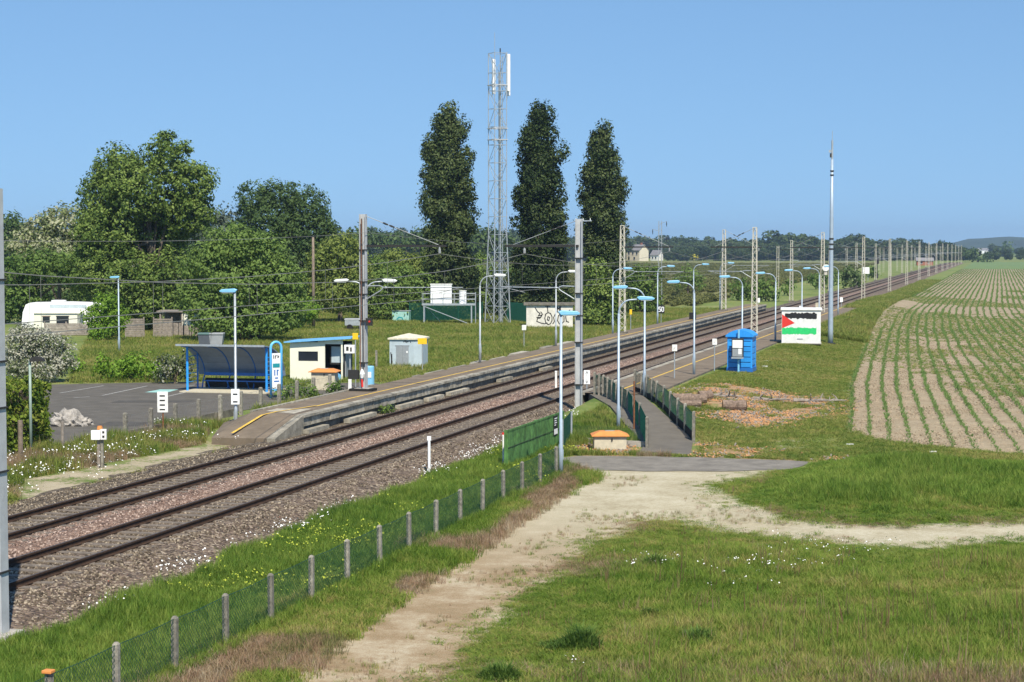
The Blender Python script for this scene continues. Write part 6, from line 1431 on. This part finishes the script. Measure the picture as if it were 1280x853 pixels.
# sparse tufts on the gravel
x, y = scatter_region(22000, -13, 8, 22, 62); z_ = zone_fields(x, y); ok = (z_['gravel'] < -.1) & (z_['road'] > .2) & (vnoise(x, y, 1.9, 21) * .7 + vnoise(x, y, .5, 22) * .3 + .22 * np.exp(-((z_['gravel'] + 1.5) / .35) ** 2) > .62) & (y < 56) & (x < -5)
grass('sparse_tufts', 'sparse dry tufts growing on the gravel track', src_dry + src_meadow[:1], x[ok], y[ok], .22, .55)
# enclosure and area between path, platform and field
x, y = scatter_region(105000, -17.2, 4.5, 60, 150, 1.3); z_ = zone_fields(x, y); d_i2 = sdist(np.stack([x, y], 1), island_poly)
ok = (z_['road'] > .2) & (z_['dirt'] > RNG.uniform(-.3, .5, len(x))) & (d_i2 > 0) & (z_['gravel'] > .1) & (z_['path'] > .25) & (z_['nplat'] > .2) & ((z_['chips'] > RNG.uniform(-.9, .5, len(x))) | (vnoise(x, y, 1.2, 91) > .62)) & (z_['bare'] > RNG.uniform(-1.2, .2, len(x))) & (x > -17.0)
ok &= (np.hypot(x - G(762, 562).x, (y - G(762, 562).y)) > 1.5)
encl = ((x < -12.2) & (y < 80) & (z_['path'] > .2) & (x < -12.6 - (y - 63) * .30))
sc_h = np.where(encl, 1.15, .34)
xk, yk = x[ok], y[ok]; n_ = ok.sum()
grass('bank_grass', 'short grass between the footpath, kiosk, white hut and field', src_mid, xk, yk, .6, 1.05, hboost=sc_h[ok] * (.6 + .7 * vnoise(xk, yk, 2.5, 31)))
# far grass along the line to the horizon
x, y = scatter_region(34000, -17.6, -9.0, 140, 420, 1.7); z_ = zone_fields(x, y); ok = (z_['dirt'] > .15) & (z_['nplat'] > .2) & (x > -17.3)
grass('trackside_grass', 'dark green grass strip between the rails and the ploughed field', src_mid, x[ok], y[ok], 1.2, 2.2, hboost=.6 + 0 * x[ok])
# left verge below the car park
x, y = scatter_region(30000, -33.2, -26.3, 36, 68); z_ = zone_fields(x, y)
ok = (z_['ramp'] > .15) & (z_['bare'] > RNG.uniform(-.5, .3, len(x))) & (x < -26.6 - .5 * RNG.random(len(x))) & (x > -32.9)
pk = np.where(vnoise(x[ok], y[ok], 2.0, 16) > .5, RNG.integers(0, 3, ok.sum()), RNG.integers(3, 6, ok.sum()))
grass('weedy_verge', 'tall weedy verge between the far rails and the car park', src_mid + src_dry, x[ok], y[ok], .7, 1.25, pickf=pk, hboost=np.clip((-26.2 - x[ok]) / 3, .35, 1.2) * (.5 + vnoise(x[ok], y[ok], 1.7, 17)))
# grass beyond the far platform and on the bank
x, y = scatter_region(80000, -75, -28.6, 74, 215, 1.0); z_ = zone_fields(x, y); 
park = sdist(np.stack([x, y], 1), [(-50, 70), tuple(G(20, 482)[:2]), tuple(G(120, 480)[:2]), tuple(G(232, 478)[:2]), (-33.6, 87.5), (-33.2, 82), (-33, 57)])
ok = (z_['ramp'] > .2) & (park > .3) & (x > -(y * .52 + 4)) & (x < -28.8) & (sdist(np.stack([x, y], 1), [(-28.4, 76), (-28.4, 86.5), (-33.5, 92.5), (-36.5, 90), (-33.8, 84.3)]) > .1) & (sdist(np.stack([x, y], 1), [(-40.8, 82.5), (-40.8, 86.5), (-35.5, 86.5), (-35.5, 82.5)]) > 0)
grass('meadow_beyond', 'grass meadow beyond the far platform around the huts', src_mid, x[ok], y[ok], 1.0, 1.7, hboost=.35 + .55 * vnoise(x[ok], y[ok], 5, 33))
# --- low vines on the far side field
xs_, ys_ = [], []
for r in range(120):
    xr = -38 - r * 2.2; yy = np.arange(222, 820, 1.6 if r < 40 else 2.6); xs_.append(xr + RNG.normal(0, .15, len(yy)) - (yy - 222) * .03); ys_.append(yy + RNG.uniform(-.5, .5, len(yy)))
x, y = np.concatenate(xs_), np.concatenate(ys_); ok = (sdist(np.stack([x, y], 1), vine_poly) < 2) & (RNG.random(len(x)) < .8) & (vnoise(x, y, 22, 95) > .25)
lf_vine = leafmat('vine_leaf', (.075, .090, .024), (.165, .170, .055), .05, .3)
vine_src = [leaves_mesh('vine', [(0, 0, .45, .55, .8, .42)], .30, .35, .35, lf_vine, 400 + i) for i in range(2)]
k = int(ok.sum()); sv = RNG.uniform(.6, 1.2, k)
geo_scatter('vine_rows', vine_src, np.stack([x[ok], y[ok], np.zeros(k)], 1), np.stack([sv, sv, sv * .9], 1), np.stack([np.zeros(k), np.zeros(k), RNG.uniform(0, 6.28, k)], 1), RNG.integers(0, 2, k), 'low leafy rows across the field beyond the far platform', 'crop')
# --- wild flowers
def dot_mesh(nm, col, up):
    m = M(nm, col, .6, var=.15, scale=20); mb = MB()
    for i in range(3):
        a_ = i * 1.7; r = .0 if i == 0 else .11; cx, cy, h = r * math.cos(a_), r * math.sin(a_), up * (1 - .2 * i * .5)
        mb.add([(cx + .016 * math.cos(k), cy + .016 * math.sin(k), h + .012 * math.sin(k + i)) for k in np.arange(0, 6.2, 1.05)], [tuple(range(6))])
    me = bpy.data.meshes.new(nm); me.from_pydata(mb.v, [], mb.f); me.materials.append(m); return me
fw_ = [dot_mesh('daisy', (.78, .77, .72), .34)]; fy_ = [dot_mesh('buttercup', (.30, .34, .035), .26)]; fr_ = [dot_mesh('poppy', (.65, .03, .015), .35)]
def flowers(name, label, src, x, y, s0, s1):
    k = len(x); s = RNG.uniform(s0, s1, k); geo_scatter(name, src, np.stack([x, y, np.zeros(k)], 1), np.stack([s, s, s * RNG.uniform(.7, 1.2, k)], 1), np.stack([np.zeros(k), np.zeros(k), RNG.uniform(0, 6.28, k)], 1), np.zeros(k, int), label, 'flowers')
x, y = scatter_region(3600, -11, 6, 24, 60); z_ = zone_fields(x, y); c_ = vnoise(x, y, 1.5, 41) * vnoise(x, y, 5, 42); ok = (z_['gravel'] > .3) & (c_ > .48 - .10 * (np.abs(z_['gravel'] - 1) < 1.2)) & (sdist(np.stack([x, y], 1), island_poly) > 0)
flowers('white_wildflowers', 'small white wildflowers scattered through the foreground meadow', fw_, x[ok], y[ok], .5, 1.1)
x, y = scatter_region(5200, -33, -27, 40, 66); z_ = zone_fields(x, y); ok = ((vnoise(x, y, 1.8, 44) > .66) & (RNG.random(len(x)) < .4)) & (z_['ramp'] > .2) & (RNG.random(len(x)) < .45); flowers('white_weeds', 'white flowering weeds on the verge below the car park', fw_, x[ok], y[ok], .9, 1.7)
x, y = scatter_region(3600, -17.6, -13.6, 34, 62); ok = (vnoise(x, y, 2.2, 45) > .6) & (RNG.random(len(x)) < .45) & (x > -17.2); flowers('yellow_wildflowers', 'yellow-green flowers on the verge beside the near rails', fy_, x[ok], y[ok], .9, 1.5)
x, y = scatter_region(700, -17.9, -17.1, 30, 75); ok = vnoise(x, y, 1.4, 46) > .5; flowers('trackside_white_flowers', 'white flowers at the ballast edge of the near rails', fw_, x[ok], y[ok], .8, 1.4)
px_ = [(131, 739), (154, 731), (310, 676), (346, 658), (900 / 2.9, 675)]; pp = [G(*q) for q in px_]; flowers('poppies', 'few red poppies at the ballast edge', fr_, np.array([p.x for p in pp]), np.array([p.y for p in pp]), .7, .9)
# --- dark weed clumps in the foreground
for i, (lab, px, py, rx, ry) in enumerate((('dark green weed clump near the gravel track bend in the foreground', 715, 812, 42, 30), ('low dark weed clump in the middle of the foreground meadow', 868, 803, 48, 16), ('dark weed clump at the bottom edge right of the gravel track', 628, 850, 34, 18), ('dark weed clump beside the gravel fork', 830, 712, 32, 18), ('dark weed clump at the right edge of the foreground', 1272, 790, 22, 18), ('small dark weed clump in the lush grass island', 1018, 628, 16, 8), ('leafy weed clump in mid meadow', 806, 772, 22, 14))):
    p = G(px, py); s = mpp(p); rr = random.Random(200 + i); bl = [(rr.uniform(-.6, .6) * rx * s, rr.uniform(-.4, .4) * rx * s, .18, rx * s * .45, rx * s * .4, ry * s * rr.uniform(.6, 1.0)) for _ in range(5)]
    t = thing('weed_clump', lab, 'weeds', p, 0, 'dark weed clumps'); mb = MB(); R_ = rx * s; Hh = ry * s * 1.45
    for j in range(1300):
        an, q_ = rr.uniform(0, 6.28), math.sqrt(rr.random()); x0, y0 = R_ * q_ * math.cos(an), R_ * .7 * q_ * math.sin(an); lump = .65 + .35 * math.sin(x0 * 5 + i) * math.cos(y0 * 4)
        h = Hh * (1 - .75 * q_ * q_) * rr.uniform(.5, 1.1) * lump; la = rr.uniform(0, 6.28); l = h * rr.uniform(.3, 1.1); wd = rr.uniform(.005, .012); dx, dy = math.cos(la), math.sin(la); px_, py_ = -dy * wd, dx * wd
        mb.add([(x0 - px_ * .4, y0 - py_ * .4, 0), (x0 + px_ * .4, y0 + py_ * .4, 0), (x0 + dx * l * .4 + px_, y0 + dy * l * .4 + py_, h * .7), (x0 + dx * l * .4 - px_, y0 + dy * l * .4 - py_, h * .7), (x0 + dx * l, y0 + dy * l, h)], [(0, 1, 2, 3), (3, 2, 4)])
    me = bpy.data.meshes.new('blades'); me.from_pydata(mb.v, [], mb.f); me.materials.append(lf_weed); o = bpy.data.objects.new('blades', me); COL.objects.link(o); o.parent = t; struct(o, 'stuff')
# --- wood chips
x, y = scatter_region(46000, -17, -5, 62, 92); z_ = zone_fields(x, y); ok = (z_['chips'] < RNG.uniform(-1.2, 1.1, len(x)) + 1.2 * (vnoise(x, y, 1.6, 92) - .5)) & (z_['path'] > .1) & (z_['road'] > .05) & (vnoise(x, y, 1.1, 51) * .6 + vnoise(x, y, .4, 52) * .4 > .47); k = ok.sum(); s = RNG.uniform(.03, .09, k)
chip = [B(0, 0, 0, 2.2, .7, .35).mesh('chip', m_chip), B(0, 0, 0, 3.6, .5, .5).mesh('chip', m_wood)]
geo_scatter('wood_chips', chip, np.stack([x[ok], y[ok], s * .3 + bank(x[ok], y[ok])], 1), np.stack([s, s, s], 1), RNG.uniform(0, 6.28, (k, 3)) * np.array([.1, .1, 1]), (RNG.random(k) < .25).astype(int), 'orange-brown wood chips strewn over the grass', 'wood chips')
# --- young maize rows
def maize():
    m = leafmat('maize_leaf', (.075, .150, .030), (.160, .255, .065), .5, .35); srcs = []
    for s in range(3):
        rr = random.Random(300 + s); mb = MB()
        for i in range(6):
            an = i * 1.05 + rr.uniform(-.3, .3); l = rr.uniform(.16, .26); h = rr.uniform(.14, .24); w_ = .022; dx, dy = math.cos(an), math.sin(an); px, py = -dy * w_, dx * w_
            mb.add([(-px * .5, -py * .5, 0), (px * .5, py * .5, 0), (dx * l * .5 + px, dy * l * .5 + py, h), (dx * l * .5 - px, dy * l * .5 - py, h), (dx * l, dy * l, h * .8)], [(0, 1, 2, 3), (3, 2, 4)])
        me = bpy.data.meshes.new('seedling'); me.from_pydata(mb.v, [], mb.f); me.materials.append(m); srcs.append(me)
    X, Y, S = [], [], []
    for r in range(42):
        xr = FX0 + .12 + r * .77
        ys = np.concatenate([np.arange(64, 200, .20), np.arange(200, 360, .40), np.arange(360, 655, .9)]); ys = ys + RNG.uniform(-.07, .07, len(ys)); S0 = np.where(ys < 200, .95, np.where(ys < 360, 1.15, 1.5))
        bend = field_left(ys) - FX0
        xs = xr + bend + RNG.normal(0, .055, len(ys)) + .16 * (vnoise(ys, ys * 0 + r, 9, 66) - .5); gap = vnoise(xs, ys, 4.5, 61) * .7 + RNG.random(len(ys)) * .5; k = (gap > .36) & (xs < ys * .0125 + 4.5) & (sdist(np.stack([xs, ys], 1), field_poly) < .1)
        X.append(xs[k]); Y.append(ys[k]); S.append(S0[k])
    X, Y, S = map(np.concatenate, (X, Y, S)); n = len(X); s = S * RNG.uniform(.5, 1.0, n) * (.62 + .5 * vnoise(X, Y, 14, 63))
    geo_scatter('maize_rows', srcs, np.stack([X, Y, np.zeros(n)], 1), np.stack([s, s, np.minimum(s, 1.6)], 1), np.stack([np.zeros(n), np.zeros(n), RNG.uniform(0, 6.28, n)], 1), RNG.integers(0, 3, n), 'rows of young green maize plants on bare soil', 'crop')
    x, y = scatter_region(70000, -13, 9, 66, 330, 1.4); dd = sdist(np.stack([x, y], 1), field_poly); pn = vnoise(x + y * .12, y * .3 + x * .4, 6, 64); ok = (dd < -.2) & (pn * .75 + .25 * vnoise(x, y, 2.2, 67) + .46 * np.exp(-((y - 170) / 50) ** 2) > .57) & (x < y * .0125 + 4.5)
    grass('field_weeds', 'green weed patches among the young maize rows', src_lush + src_mid, x[ok], y[ok], .35, .9, hboost=.38 + 0 * x[ok])
maize()
def clods():
    x, y = scatter_region(30000, -8, 8, 63, 150, 1.2); dd = sdist(np.stack([x, y], 1), field_poly); ok = (dd < 0) & (x < y * .0125 + 4.5); k = int(ok.sum()); sz = RNG.uniform(.03, .11, k)
    m = M('soil_clod', (.33, .26, .175), .95, var=.35, scale=4); src = [stone_mesh('clod', 50), stone_mesh('clod', 51)]
    for me in src: me.materials.append(m)
    geo_scatter('soil_clods', src, np.stack([x[ok], y[ok], np.zeros(k)], 1), np.stack([sz, sz, sz * .7], 1), RNG.uniform(0, 6.28, (k, 3)), RNG.integers(0, 2, k), 'dry soil clods between the maize rows', 'soil')
clods()
# ================================================================ HAZE
hz = MB().box(0, 3000, 40, 9000, 7600, 82).build('haze', M('haze', (.8, .8, .8))); 
mh = bpy.data.materials.new('haze_air'); mh.use_nodes = True; th_ = mh.node_tree; th_.nodes.remove(th_.nodes['Principled BSDF']); pv = th_.nodes.new('ShaderNodeVolumePrincipled')
pv.inputs['Color'].default_value = (.60, .78, 1.0, 1); pv.inputs['Density'].default_value = .00014; pv.inputs['Anisotropy'].default_value = .2
th_.links.new(pv.outputs[0], th_.nodes['Material Output'].inputs['Volume']); hz.data.materials.clear(); hz.data.materials.append(mh); hz['kind'] = 'stuff'; hz['label'] = 'thin pale blue summer haze over the plain'; hz['category'] = 'haze'
